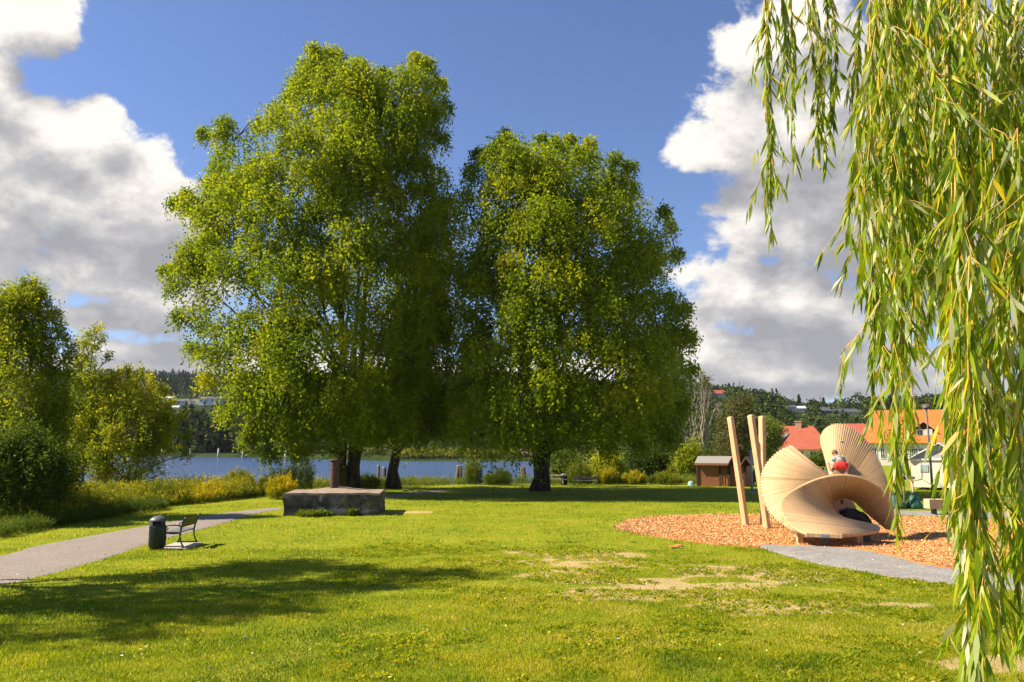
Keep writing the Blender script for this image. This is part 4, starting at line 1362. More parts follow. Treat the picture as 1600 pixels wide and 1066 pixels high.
# ---- the far shore, the hills and their forest
def far_tree_quads(P, h, w, kind, rng, nq):
    """P: (n,3) bases, h heights, w radii; kind 0 conifer, 1 broadleaf"""
    n = len(P)
    t = rng.random((n, nq))
    a = rng.random((n, nq)) * 2 * PI
    if kind == 0:
        z = 0.08 + 0.92 * t ** 0.75
        lay = np.abs(((z * 9 + rng.random((n, 1))) % 1) - 0.5) * 2
        rr = (1.02 - z) * (0.55 + 0.6 * lay) * np.sqrt(rng.random((n, nq)) * 0.5 + 0.5)
        axz = -0.45
    else:
        el_ = np.arcsin(rng.uniform(-0.98, 1, (n, nq)))
        sh = 0.75 + 0.45 * (np.sin(a * 3 + rng.random((n, 1)) * 6) * np.cos(el_ * 4 + rng.random((n, 1)) * 6) * 0.5 + 0.5)
        rr = np.cos(el_) * sh * (rng.random((n, nq)) ** 0.25)
        z = 0.50 + 0.46 * np.sin(el_) * sh
        axz = -0.1
    X = P[:, None, 0] + np.cos(a) * rr * w[:, None]
    Y = P[:, None, 1] + np.sin(a) * rr * w[:, None]
    Z = P[:, None, 2] + z * h[:, None]
    Q = np.stack([X, Y, Z], -1).reshape(-1, 3)
    m = n * nq
    ax = np.stack([np.cos(a), np.sin(a), np.full_like(a, axz)], -1).reshape(-1, 3) + rng.normal(size=(m, 3)) * 0.5
    s = np.repeat(h, nq) * (0.12 if kind == 0 else 0.14) * rng.uniform(0.6, 1.3, m)
    nr = rng.normal(size=(m, 3)) * 0.7; nr[:, 2] += 0.6
    return leaf_quads(Q - unit(ax) * (s * 0.4)[:, None], ax, nr, s, s * 0.75)


HILL_HOUSES = []   # filled in buildings; the forest keeps clear of them
def gable_house(name, label, cat, c, w, d, wall_h, roof_h, rz, wall_m, roof_m, over=0.35, windows=(), door=None, chimney=None, hip=0.0, group=None, plinth=0.25, chim_m=None):
    """ridge along local x; front is local -y. windows: (face, u, z, w, h) face in 'front','left','right'"""
    t = thing(name, label, cat, c, rz, group)
    m = MB()
    hw, hd = w / 2, d / 2
    m.hexa([(-hw, -hd, -plinth), (hw, -hd, -plinth), (hw, hd, -plinth), (-hw, hd, -plinth), (-hw, -hd, wall_h), (hw, -hd, wall_h), (hw, hd, wall_h), (-hw, hd, wall_h)])
    rx = hw - hip * hw
    if hip == 0:
        for sx in (-1, 1):
            m.add([(sx * hw, -hd, wall_h), (sx * hw, hd, wall_h), (sx * hw, 0, wall_h + roof_h)], [(0, 1, 2)])
    m.build("wall", wall_m, t)
    r = MB()
    k = (roof_h / hd)
    ow = hw + over; od = hd + over; ez = wall_h - over * k + 0.03; tz = wall_h + roof_h + 0.03; th = 0.14
    rx2 = ow if hip == 0 else max(0.05, ow - hip * hw)
    for sy in (-1, 1):
        a = [(-ow, sy * od, ez), (ow, sy * od, ez), (rx2, 0, tz), (-rx2, 0, tz)]
        r.hexa([tuple(p) for p in a] + [(p[0], p[1], p[2] + th) for p in a])
    if hip > 0:
        for sx in (-1, 1):
            a = [(sx * ow, -od, ez), (sx * ow, od, ez), (sx * rx2, 0, tz)]
            b = [(p[0], p[1], p[2] + th) for p in a]
            r.add(a + b, [(0, 1, 2), (3, 4, 5), (0, 1, 4, 3), (1, 2, 5, 4), (2, 0, 3, 5)])
    ro = r.build("roof", roof_m, t)
    if chimney:
        cx, cy, cw, ch = chimney
        mc_ = MB()
        mc_.box((cx, cy, tz - 0.5 + ch / 2), (cw, cw, ch + 1.0))
        mc_.box((cx, cy, tz + ch + 0.06), (cw + 0.14, cw + 0.14, 0.14))
        mc_.build("chimney", chim_m or M["brick"], ro)
    for fc, u, z, ww, wh in windows:
        f = MB(); g = MB()
        if fc == 'front': o, ux, nx = Vector((u, -hd, z)), Vector((1, 0, 0)), Vector((0, -1, 0))
        elif fc == 'left': o, ux, nx = Vector((-hw, u, z)), Vector((0, -1, 0)), Vector((-1, 0, 0))
        else: o, ux, nx = Vector((hw, u, z)), Vector((0, 1, 0)), Vector((1, 0, 0))
        uz = Vector((0, 0, 1))
        Mx = Matrix((ux, nx * -1, uz)).transposed()
        fr = 0.07
        for s in (-1, 1):
            f.box(o + nx * 0.03 + ux * s * (ww / 2 - fr / 2), (fr, 0.09, wh), Mx)
            f.box(o + nx * 0.03 + uz * s * (wh / 2 - fr / 2), (ww - 2 * fr, 0.09, fr), Mx)
        f.box(o + nx * 0.03, (fr * 0.7, 0.07, wh - 2 * fr), Mx)
        f.box(o + nx * 0.028, (ww - 2 * fr, 0.05, fr * 0.6), Mx)
        fo = f.build("window", M["white_paint"], t)
        g.box(o + nx * 0.01, (ww - 2 * fr, 0.03, wh - 2 * fr), Mx)
        g.build("pane", M["glass"], fo)
    if door:
        fc, u, dw, dh, dm = door
        b = MB()
        if fc == 'front': b.box((u, -hd - 0.03, dh / 2), (dw, 0.08, dh))
        else: b.box((hw + 0.03, u, dh / 2), (0.08, dw, dh))
        do = b.build("door", dm, t)
        h = MB()
        if fc == 'front': h.box((u + dw * 0.38, -hd - 0.1, dh * 0.48), (0.04, 0.06, 0.14))
        else: h.box((hw + 0.1, u + dw * 0.38, dh * 0.48), (0.06, 0.04, 0.14))
        h.build("handle", M["dark_steel"], do)
    return t


def on_hill(px, py, Y, sink=0.0):
    """stand something on the hillside in the direction of a photo pixel; finds the slope at that direction"""
    d = ray(px, py)
    best = None
    for yy in np.arange(240, 1300, 4.0):
        p = EYE + d * (yy / d.y)
        if p.z <= gzf(p.x, p.y):
            best = Vector((p.x, p.y, gzf(p.x, p.y) - sink)); break
    if best is None:
        p = at(px, py, Y); best = Vector((p.x, p.y, gzf(p.x, p.y) - sink))
    return best


def hill_houses():
    spec = [  # base pixel, width px, wall px, roof px, walls, roof, label
        (331, 633, 34, 9, 3, "white_siding", "hill_roof", "wide white house with dark windows on the wooded slope across the lake"),
        (263, 629, 18, 6, 2, "white_siding", "white_siding", "leftmost low white roofed house on the wooded slope across the lake"),
        (287, 633, 18, 5, 3, "white_siding", "hill_roof", "low grey roofed house left of the wide white house on the slope"),
        (306, 632, 14, 4, 3, "white_siding", "hill_roof", "small grey roofed house just left of the wide white house"),
        (273, 641, 15, 4, 2, "white_siding", "white_siding", "small pale roofed house lowest on the slope across the lake"),
        (1122, 611, 20, 6, 5, "white_siding", "red_tile", "white house with a red roof on the right hilltop"),
        (1232, 630, 18, 6, 3, "white_siding", "hill_roof", "pale house among trees left of the pine on the right hill"),
        (1252, 631, 22, 7, 3, "white_siding", "white_siding", "white house just left of the second mast on the right hill"),
        (1290, 640, 26, 6, 5, "hill_roof", "hill_roof", "dark grey roofed house right of the second mast"),
        (1322, 642, 30, 6, 5, "white_siding", "hill_roof", "long house with a blue grey roof on the right hill"),
        (1296, 633, 8, 6, 2, "white_siding", "hill_roof", "small white house peeping over the dark grey roof"),
        (1344, 642, 14, 5, 3, "white_siding", "hill_roof", "pale house behind the hanging willow twigs on the hill"),
    ]
    for px, py, wp, wl, rf, wm, rm, lab in spec:
        Y = 600 if px < 800 else 500
        p = on_hill(px, py, Y)
        s = p.y / F
        w, wh, rh = wp * s, wl * s, rf * s
        HILL_HOUSES.append((p.x, p.y, w))
        wins = [('front', (-0.38 + 0.25 * i) * w, wh * 0.6, w * 0.09, wh * 0.3) for i in range(4)]
        gable_house("hillside_house", lab, "house", (p.x, p.y, p.z), w, w * 0.6, wh, rh, -0.05, M[wm], M[rm], 0.4, wins, group="houses on the far hillsides", plinth=3.0)
    for px, by, ty, lab in ((1156, 615, 593, "taller thin radio mast on the right hill"), (1282, 634, 616, "shorter thin radio mast beside the grey roofed hill house")):
        Y = 640.0
        b = at(px, by, Y); tp = at(px, ty, Y)
        zg = gzf(b.x, Y)
        h = tp.z - zg
        t = thing("radio_mast", lab, "mast", (b.x, Y, zg), 0, "radio masts on the hill")
        m = MB()
        for k in range(3):
            a = k * 2 * PI / 3
            m.tube([(0.7 * math.cos(a), 0.7 * math.sin(a), 0), (0.25 * math.cos(a), 0.25 * math.sin(a), h * 0.92)], 0.14, 5)
        nb = 14
        for i in range(nb):
            z0, z1 = h * 0.92 * i / nb, h * 0.92 * (i + 1) / nb
            r0 = 0.7 - 0.45 * i / nb
            for k in range(3):
                a, b2 = k * 2 * PI / 3, (k + 1) * 2 * PI / 3
                m.tube([(r0 * math.cos(a), r0 * math.sin(a), z0), (r0 * math.cos(b2), r0 * math.sin(b2), z1)], 0.07, 4)
        m.build("lattice", M["dark_steel"], t)
        m = MB(); m.tube([(0, 0, h * 0.9), (0, 0, h)], 0.1, 6); m.build("antenna", M["dark_steel"], t)


hill_houses()


def forest():
    rng = np.random.default_rng(91)
    # thousands of trees on the far hills: one mass
    n = 21000
    u = rng.uniform(-700, 2500, n)
    rr = np.interp(u, RIDGE_U, RIDGE_R)
    y0 = np.interp(u, [-1500, 290, 600, 830, 950, 3000], [330, 318, 268, 232, 215, 205])
    y = y0 + (rr * 1.06 - y0) * rng.random(n) ** 0.75
    x = (u - 800) / F * y
    keep = ~in_poly(x, y, LAKE)
    for hx, hy, w in HILL_HOUSES:
        sc = hx / hy * F + 800; su = x / y * F + 800
        keep &= ~((np.abs(su - sc) < (w * 0.62 / hy * F)) & (y < hy + 14) & (y > hy - 170))
        keep &= ~(np.hypot(x - hx, y - hy) < w * 0.8)
    # a field on the right slope
    keep &= ~((u > 1290) & (u < 1345) & (y > 330) & (y < 430))
    # houses of the near quarter stand here
    keep &= ~((u > 1150) & (y < 235))
    x, y, u = x[keep], y[keep], u[keep]
    n = len(x)
    z = gz(x, y) - 0.3
    left = u < 900
    con = rng.random(n) < np.where(left, 0.75, 0.05)
    h = np.where(con, rng.uniform(10, 15, n), rng.uniform(8, 12.5, n)) * np.where(left, 1.0, 0.8)
    h = np.where((~left) & (y < 320), h * 0.7, h)
    P = np.column_stack([x, y, z])
    for sel, k, mt, nm, lab in ((con, 0, "conifer", "spruce_forest", "dark spruce forest covering the far hills"), (~con, 1, "far_leaf", "mixed_woodland", "green broadleaved woodland on the far slopes")):
        p, hh = P[sel], h[sel]
        nq = 46 if k == 0 else 60
        w = hh * (0.19 if k == 0 else 0.36)
        V = far_tree_quads(p, hh, w, k, rng, nq)
        t = np.clip(np.repeat(rng.uniform(0.1, 0.8, len(p)), nq) + rng.normal(size=len(p) * nq) * 0.1, 0, 1)
        o = np_mesh(nm, V.reshape(-1, 3), 4, M[mt], tint=t)
        tag(o, lab, "forest", kind="stuff")
    # trees one can tell apart: the belt on the far shore and the skyline trees of the right hill
    idv = []
    for i in range(30):
        px = 190 + 300 * (i + 0.5) / 30 + rng.uniform(-6, 6)
        base_y = float(np.interp(px, [190, 290, 400, 500], [330, 308, 276, 252])) + rng.uniform(0, 22)
        top = float(np.interp(px, [190, 270, 300, 340, 380, 420, 500], [652, 655, 640, 636, 640, 655, 668])) + rng.uniform(-6, 14)
        idv.append((px, base_y, top, "far_leaf" if i % 3 else "conifer", 0))
    for px, top in ((560, 672), (600, 680), (630, 676), (660, 684), (690, 680), (720, 684), (752, 682), (785, 684), (806, 692), (845, 690), (870, 686), (900, 684)):
        idv.append((px, float(np.interp(px, [500, 600, 830, 950], [262, 236, 226, 222])) + rng.uniform(3, 12), top + rng.uniform(-3, 5), "far_leaf", 0))
    for px, top, k in ((1105, 593, "conifer"), (1133, 602, "far_leaf"), (1145, 603, "far_leaf"), (1182, 608, "far_leaf"), (1190, 608, "far_leaf"), (1200, 613, "far_leaf"),
                       (1248, 617, "conifer"), (1286, 622, "conifer"), (1310, 624, "far_leaf"), (1322, 622, "far_leaf"), (1340, 614, "far_leaf"), (1355, 618, "far_leaf"),
                       (1225, 620, "far_leaf"), (1270, 624, "far_leaf"), (1212, 618, "far_leaf")):
        Yh = rng.uniform(520, 590)
        idv.append((px, Yh, top, k, 1))
    words = ["tall", "broad", "slender", "rounded", "ragged", "low", "full", "narrow"]
    for i, (px, Y, top, mt, hill) in enumerate(idv):
        xx = (px - 800) / F * Y
        zz = gzf(xx, Y) - 0.2
        hh = at(px, top, Y).z - zz
        if hh < 3: hh = 3.5
        k = 0 if mt == "conifer" else 1
        nm = "spruce_tree" if k == 0 else "broadleaf_tree"
        t = thing(nm, None, "tree", (xx, Y, zz), 0, "trees on the right hilltop" if hill else "trees along the far shore")
        side = "on the skyline of the right hill" if hill else ("on the far shore left of the tallest birch" if px < 520 else "on the far shore behind the birch trunks")
        t["label"] = ("dark pointed spruce " if k == 0 else "green rounded tree ") + side
        m = MB(); m.tube([(0, 0, -0.3), (0, 0, hh * 0.6)], [hh * 0.025, hh * 0.012], 6); m.build("trunk", M["bark"], t)
        nq = 260
        w = hh * (0.2 if k == 0 else rng.uniform(0.30, 0.42))
        V = far_tree_quads(np.zeros((1, 3)), np.array([hh]), np.array([w]), k, rng, nq)
        V = V * 1.0
        np_mesh("crown", V.reshape(-1, 3), 4, M[mt], t, tint=np.clip(rng.uniform(0.2, 0.7) + rng.normal(size=nq) * 0.15, 0, 1))


forest()


def far_shore():
    rng = np.random.default_rng(17)
    # boathouse
    Y = 217.0
    b = at(823, 722, Y)
    s = Y / F
    bz = -0.75
    t = gable_house("boathouse", "small red boathouse with a pale roof on the far shore", "boathouse", (b.x, Y, bz), 19 * s, 13 * s, 7.0 * s, 7.5 * s, R(28), M["red_board"], M["pale_tile"], 0.3,
                    [('right', -0.6, 1.0, 0.7, 0.9), ('right', 0.6, 1.0, 0.7, 0.9)], ('front', 0.6, 0.9, 1.05, M["shed_door"]), plinth=1.0)
    d = MB()
    d.box((1.6, -1.6, -0.28), (3.4, 1.6, 0.14)); d.build("jetty", M["grey_wood"], t)
    # pale stakes standing in the water off the far shore
    for px, h in ((253, 12), (297, 12), (341, 13), (379, 10), (446, 11)):
        Y = float(np.interp(px, [250, 300, 450], [300, 290, 252])) - 6
        p = at(px, 713, Y)
        hh = h * Y / F
        t = thing("mooring_stake", "pale wooden stake standing in the lake near the far shore", "stake", (p.x, Y, WATER_Z), 0, "pale stakes off the far shore")
        m = MB(); m.tube([(0, 0, -1), (0.05, 0, hh)], [0.42, 0.33], 8); m.build("stake", M["grey_wood"], t)
        m = MB(); m.tube([(0.05, 0, hh), (0.05, 0, hh + 0.25)], [0.38, 0.05], 8); m.build("cap", M["white_paint"], t)
    # light reed belt by the boathouse
    reg = [(-30, 215.5), (-5, 214.8), (2, 214.5), (2, 219), (-30, 222)]
    plant_field("far_reeds", "pale reed belt along the far shore left of the boathouse", "reeds", reg, 900, 1.0, 2.0, M["reed"], 444, 0.7, 8, 0.75, plume=0.2)


far_shore()


def near_pilings():
    spec = [(594, 759, 728, 5, -0.01, "slim mooring post left of the middle birch trunk"), (602, 759, 731, 7.5, 0.01, "thicker mooring post touching the middle birch trunk"),
            (714.5, 756, 728, 6.5, 0.09, "left one of the leaning pair of lake posts with a pale top"), (721, 756, 729, 6.5, -0.05, "right one of the leaning pair of lake posts with a dark top"),
            (814, 758, 731, 6.5, 0.08, "left post of the leaning pair by the round birch trunk"), (820, 758, 731, 7, -0.10, "right post of the leaning pair by the round birch trunk")]
    for px, by, ty, wp, lean, lab in spec:
        Y = 68.5
        s = Y / F
        tp = at(px, ty, Y)
        h = tp.z + 2.0
        x = (px - 800) * s
        t = thing("mooring_post", lab, "post", (x - lean * h * 0.5, Y, -2.0), 0, "old mooring posts at the lake edge")
        m = MB()
        r = wp * s / 2
        m.tube([(0, 0, -0.3), (lean * h * 0.5, 0, h * 0.5), (lean * h, 0, h)], [r * 1.05, r, r * 0.95], 10)
        m.build("timber", M["dark_wood"], t)
        m = MB(); m.tube([(lean * h, 0, h), (lean * h, 0, h + 0.05)], [r * 0.9, r * 0.8], 10); m.build("top", M["grey_wood"], t)


near_pilings()
# ------------------------------------------------------------------ litter bins
def litter_bin(label, loc, h, r):
    t = thing("litter_bin", label, "litter bin", loc, R(10), "park litter bins")
    m = MB()
    m.lathe([(r * 0.86, -0.03), (r * 0.86, h * 0.07), (r, h * 0.09), (r, h * 0.70), (r * 0.97, h * 0.715), (r * 0.80, h * 0.72)], 28)
    for k in range(20):
        a = 2 * PI * k / 20
        m.box((r * 1.0 * math.cos(a), r * 1.0 * math.sin(a), h * 0.4), (0.012, 0.03, h * 0.58), Matrix.Rotation(a, 3, 'Z'))
    m.build("body", M["bin_green"], t)
    m = MB(); m.lathe([(r * 0.70, h * 0.6), (r * 0.70, h * 0.84)], 20); m.build("liner", M["black_metal"], t)
    for k in range(4):
        a = PI / 4 + k * PI / 2
        m = MB(); m.box((r * 0.84 * math.cos(a), r * 0.84 * math.sin(a), h * 0.78), (0.03, 0.08, h * 0.16), Matrix.Rotation(a, 3, 'Z')); m.build("bracket", M["black_metal"], t)
    m = MB(); m.lathe([(r * 1.02, h * 0.835), (r * 1.08, h * 0.845), (r * 1.07, h * 0.87), (r * 0.92, h * 0.915), (r * 0.62, h * 0.965), (r * 0.25, h * 0.99), (r * 0.06, h * 1.0)], 28)
    m.build("lid", M["grey_lid"], t)
    m = MB(); m.box((-r * 0.72, -r * 0.72, h * 0.775), (0.14, 0.012, h * 0.10), Matrix.Rotation(R(-32), 3, 'Z')); m.build("plate", M["grey_lid"], t)
    return t


g = G(245, 859)
hb = at(245, 805.5, g.y).z - g.z
litter_bin("near black litter bin with a domed grey lid beside the near bench", g, hb, 0.222 * hb / 0.95)
g2 = G(881.5, 757.5)
hb2 = at(881.5, 739.5, g2.y).z - g2.z
litter_bin("far black litter bin beside the round birch and the far bench", g2, hb2, 0.27 * hb2 / 0.95)


# ------------------------------------------------------------------ cast iron benches
def bench(label, loc, rz, L, sc=1.0):
    """local: length along x, seat front towards -y, back at +y"""
    t = thing("park_bench", label, "bench", loc, rz, "park benches with iron frames")
    s = sc
    for sx in (-1, 1):
        x = sx * (L / 2 - 0.06)
        m = MB()
        m.tube([(x, 0.30 * s, 0.0), (x, 0.24 * s, 0.10 * s), (x, 0.19 * s, 0.26 * s), (x, 0.19 * s, 0.42 * s), (x, 0.24 * s, 0.62 * s), (x, 0.30 * s, 0.80 * s), (x, 0.36 * s, 0.87 * s)],
               [0.028, 0.022, 0.022, 0.028, 0.024, 0.022, 0.03], 8)
        m.build("rear_leg", M["black_metal"], t)
        m = MB()
        m.tube([(x, -0.30 * s, 0.0), (x, -0.25 * s, 0.08 * s), (x, -0.22 * s, 0.24 * s), (x, -0.24 * s, 0.40 * s)], [0.028, 0.022, 0.022, 0.026], 8)
        m.tube([(x, -0.24 * s, 0.40 * s), (x, 0.0, 0.385 * s), (x, 0.2 * s, 0.40 * s)], 0.022, 8)
        m.build("front_leg", M["black_metal"], t)
        m = MB()
        m.tube([(x, 0.23 * s, 0.60 * s), (x, 0.05 * s, 0.63 * s), (x, -0.17 * s, 0.62 * s), (x, -0.25 * s, 0.58 * s), (x, -0.26 * s, 0.51 * s), (x, -0.20 * s, 0.48 * s), (x, -0.165 * s, 0.53 * s), (x, -0.20 * s, 0.56 * s)], 0.018, 8)
        m.tube([(x, -0.25 * s, 0.50 * s), (x, -0.24 * s, 0.41 * s)], 0.016, 8)
        m.build("armrest", M["black_metal"], t)
        m = MB(); m.tube([(x, -0.31 * s, 0.015), (x, 0.31 * s, 0.015)], 0.018, 6); m.build("foot_bar", M["black_metal"], t)
    m = MB(); m.box((0, -0.02 * s, 0.425 * s), (L, 0.46 * s, 0.035), bevel=0.008)
    seat = m.build("seat", M["bench_seat"], t)
    m = MB(); m.box((0, 0.262 * s, 0.685 * s), (L, 0.03, 0.25 * s), Matrix.Rotation(R(-16), 3, 'X'), bevel=0.008)
    m.build("backrest", M["bench_back"], t)
    return t


M["bench_seat"] = surf("bench_seat_grey", (0.10, 0.11, 0.12), (0.18, 0.19, 0.20), 4, 0.35, 0.2, (0.6, 8, 8), spec=0.5)
M["bench_back"] = surf("bench_back_brown", (0.022, 0.018, 0.012), (0.05, 0.042, 0.028), 4, 0.5, 0.2, (0.6, 8, 8))
a_, b_ = G(286.5, 857), G(308, 850)
mid = (a_ + b_) / 2
dv = (b_ - a_)
Lb = dv.length + 0.12
# length runs from near to far leg; the bench faces the path, to the left
rzb = math.atan2(dv.y, dv.x)
off_ = Vector((-dv.y, dv.x, 0)).normalized() * 0.30
bench("near black bench with curved iron legs facing the footpath", (mid.x + off_.x, mid.y + off_.y, mid.z + 0.05), rzb + PI, Lb, 0.98)
pad = MB()
pc = mid + off_ * 1.0
Rp = Matrix.Rotation(rzb, 3, 'Z')
pad.box((pc.x, pc.y, pc.z - 0.01), (Lb + 0.15, 0.85, 0.07), Rp, bevel=0.01)
tag(pad.build("bench_pad", M["concrete_pad"]), "pale concrete slab under the near bench", "slab")
g3 = G(915, 758.5)
hs = (at(915, 743.5, g3.y).z - g3.z) / 0.87
bench("far dark bench under the trees beside the far litter bin", (g3.x, g3.y, g3.z), R(-6), 37.0 / F * g3.y, hs)


# ------------------------------------------------------------------ picnic table
def picnic():
    g = G(864, 758)
    s = 0.95
    t = thing("picnic_table", "pale wooden picnic table partly behind the round birch trunk", "picnic table", (g.x + 0.1, g.y + 0.4, g.z), R(4))
    for i in range(4):
        m = MB(); m.box((0, -0.3 + 0.2 * i, 0.74 * s), (1.8, 0.18, 0.04)); m.build("top_plank", M["grey_wood"], t)
    for sy in (-1, 1):
        m = MB(); m.box((0, sy * 0.70, 0.44 * s), (1.8, 0.24, 0.04)); m.build("seat", M["grey_wood"], t)
        for sx in (-1, 1):
            m = MB(); m.tube([(sx * 0.62, sy * 0.62, 0.0), (sx * 0.62, sy * 0.22, 0.72 * s)], 0.045, 4); m.build("leg", M["grey_wood"], t)
    for sx in (-1, 1):
        m = MB(); m.box((sx * 0.57, 0, 0.40 * s), (0.04, 1.5, 0.09)); m.build("crossbar", M["grey_wood"], t)


picnic()


# ------------------------------------------------------------------ stone block with rusty post
def stone_mat():
    m, nt, bs, out = new_mat("weathered_stone_block")
    v = objvec(nt)
    n = noise(nt, 1.6, 8, v, 0.7)
    c = ramp(nt, [(0.30, (0.022, 0.018, 0.016)), (0.50, (0.085, 0.072, 0.06)), (0.72, (0.25, 0.215, 0.18))], n)
    sp = ramp(nt, [(0.70, (0, 0, 0)), (0.74, (0.8, 0.8, 0.8))], noise(nt, 5.0, 3, v, 0.5))
    c = mixc(nt, c, (0.36, 0.33, 0.29), sp)
    # flaked pale patch low on the front
    tcn = nt.nodes.new("ShaderNodeTexCoord")
    sub = N(nt, "ShaderNodeVectorMath", operation='SUBTRACT'); sub.inputs[1].default_value = (0.35, 0.0, 0.16)
    mul = N(nt, "ShaderNodeVectorMath", operation='MULTIPLY'); mul.inputs[1].default_value = (0.68, 0.0, 3.6)
    ln = N(nt, "ShaderNodeVectorMath", operation='LENGTH')
    nt.links.new(tcn.outputs["Object"], sub.inputs[0]); nt.links.new(sub.outputs[0], mul.inputs[0]); nt.links.new(mul.outputs[0], ln.inputs[0])
    bl = N(nt, "ShaderNodeMath", operation='MULTIPLY_ADD'); bl.inputs[1].default_value = -0.9
    nt.links.new(ln.outputs["Value"], bl.inputs[0])
    n3 = N(nt, "ShaderNodeMath", operation='MULTIPLY_ADD'); n3.inputs[1].default_value = 2.4; n3.inputs[2].default_value = -0.35
    nt.links.new(noise(nt, 3.2, 2, objvec(nt, (1, 1, 2.4)), 0.5), n3.inputs[0]); nt.links.new(n3.outputs[0], bl.inputs[2])
    c = mixc(nt, c, (0.30, 0.29, 0.26), ramp(nt, [(0.30, (0, 0, 0)), (0.36, (0.9, 0.9, 0.9))], bl.outputs[0]))
    nt.links.new(c, bs.inputs["Base Color"])
    bs.inputs["Roughness"].default_value = 0.95
    bs.inputs["Specular IOR Level"].default_value = 0.15
    bump(nt, bs, n, 0.8, 0.08)
    return m


def block():
    rng = np.random.default_rng(3)
    fl, fr = G(446, 806), G(591, 806)
    Y = (fl.y + fr.y) / 2
    w = (591 - 446) / F * Y
    zt = at(520, 770.5, Y).z
    gz0 = min(fl.z, fr.z)
    h = zt - gz0
    Yb = (3 - zt) * F / ((763.5 - 695)) 
    dpt = 2.9
    c = Vector(((446 + 591) / 2.0 - 800, 0, 0)) * (Y / F)
    loc = Vector((c.x, Y + dpt / 2, gz0))
    t = thing("stone_block", "low dark weathered stone plinth with pale flaking on its front", "stone block", loc, R(5))
    bm = bmesh.new()
    bmesh.ops.create_cube(bm, size=1.0)
    for v in bm.verts:
        v.co = Vector((v.co.x * w, v.co.y * dpt, (v.co.z + 0.5) * (h - 0.09) - (0.2 if v.co.z < 0 else 0)))
    bmesh.ops.subdivide_edges(bm, edges=list(bm.edges), cuts=14, use_grid_fill=True)
    for v in bm.verts:
        nx = float(fbm(v.co.x * 1.4 + v.co.y * 0.7, v.co.z * 2.2 + v.co.y, 5, 4)) - 0.5
        v.co.x += nx * 0.22 * (1 if abs(v.co.x) > w * 0.45 else 0.2)
        v.co.y += nx * 0.26 * (1 if abs(v.co.y) > dpt * 0.45 else 0.2)
        cz = (v.co.z / 0.33) % 1.0
        if cz < 0.10: v.co.y += 0.03 * (1 if v.co.y < 0 else -1)
    me = bpy.data.meshes.new("plinth"); bm.to_mesh(me); bm.free()
    link("plinth", me, stone_mat(), t)
    # weathered cap slab
    bm = bmesh.new()
    bmesh.ops.create_cube(bm, size=1.0)
    for v in bm.verts: v.co = Vector((v.co.x * (w + 0.03), v.co.y * (dpt + 0.03), h - 0.05 + v.co.z * 0.09))
    bmesh.ops.subdivide_edges(bm, edges=list(bm.edges), cuts=16, use_grid_fill=True)
    for v in bm.verts:
        nn = float(fbm(v.co.x * 1.6, v.co.y * 1.6 + v.co.z, 8, 4)) - 0.5
        v.co.z += nn * 0.07 + (0.10 * math.exp(-((v.co.x + 0.1) / 0.9) ** 2) * sstep(-0.3, 1.0, v.co.y / dpt * 2) if v.co.z > h - 0.05 else 0)
        v.co.y += nn * 0.08; v.co.x += nn * 0.06
    me = bpy.data.meshes.new("cap"); bm.to_mesh(me); bm.free()
    link("cap", me, surf("stone_cap", (0.17, 0.125, 0.095), (0.34, 0.27, 0.215), 3, 0.95, 0.5, detail=8, spec=0.15), t)
    # the post on its back edge
    Yp = loc.y + dpt / 2 - 0.35
    pb = at(522, 764, Yp); ph = at(522, 719.5, Yp).z - (gz0 + h)
    p = thing("mooring_bollard", "rusty brown steel post standing on the back of the stone plinth", "bollard", (pb.x, Yp, gz0 + h + 0.03))
    r = 6.4 / F * Yp
    m = MB(); m.lathe([(r * 1.05, -0.05), (r, 0.05), (r, ph - 0.1), (r * 0.98, ph - 0.06)], 20); m.build("shaft", M["rust"], p)
    m = MB(); m.lathe([(r * 1.2, ph - 0.06), (r * 1.26, ph - 0.03), (r * 1.22, ph), (r * 0.4, ph + 0.02)], 20); m.build("cap", M["rust"], p)


block()


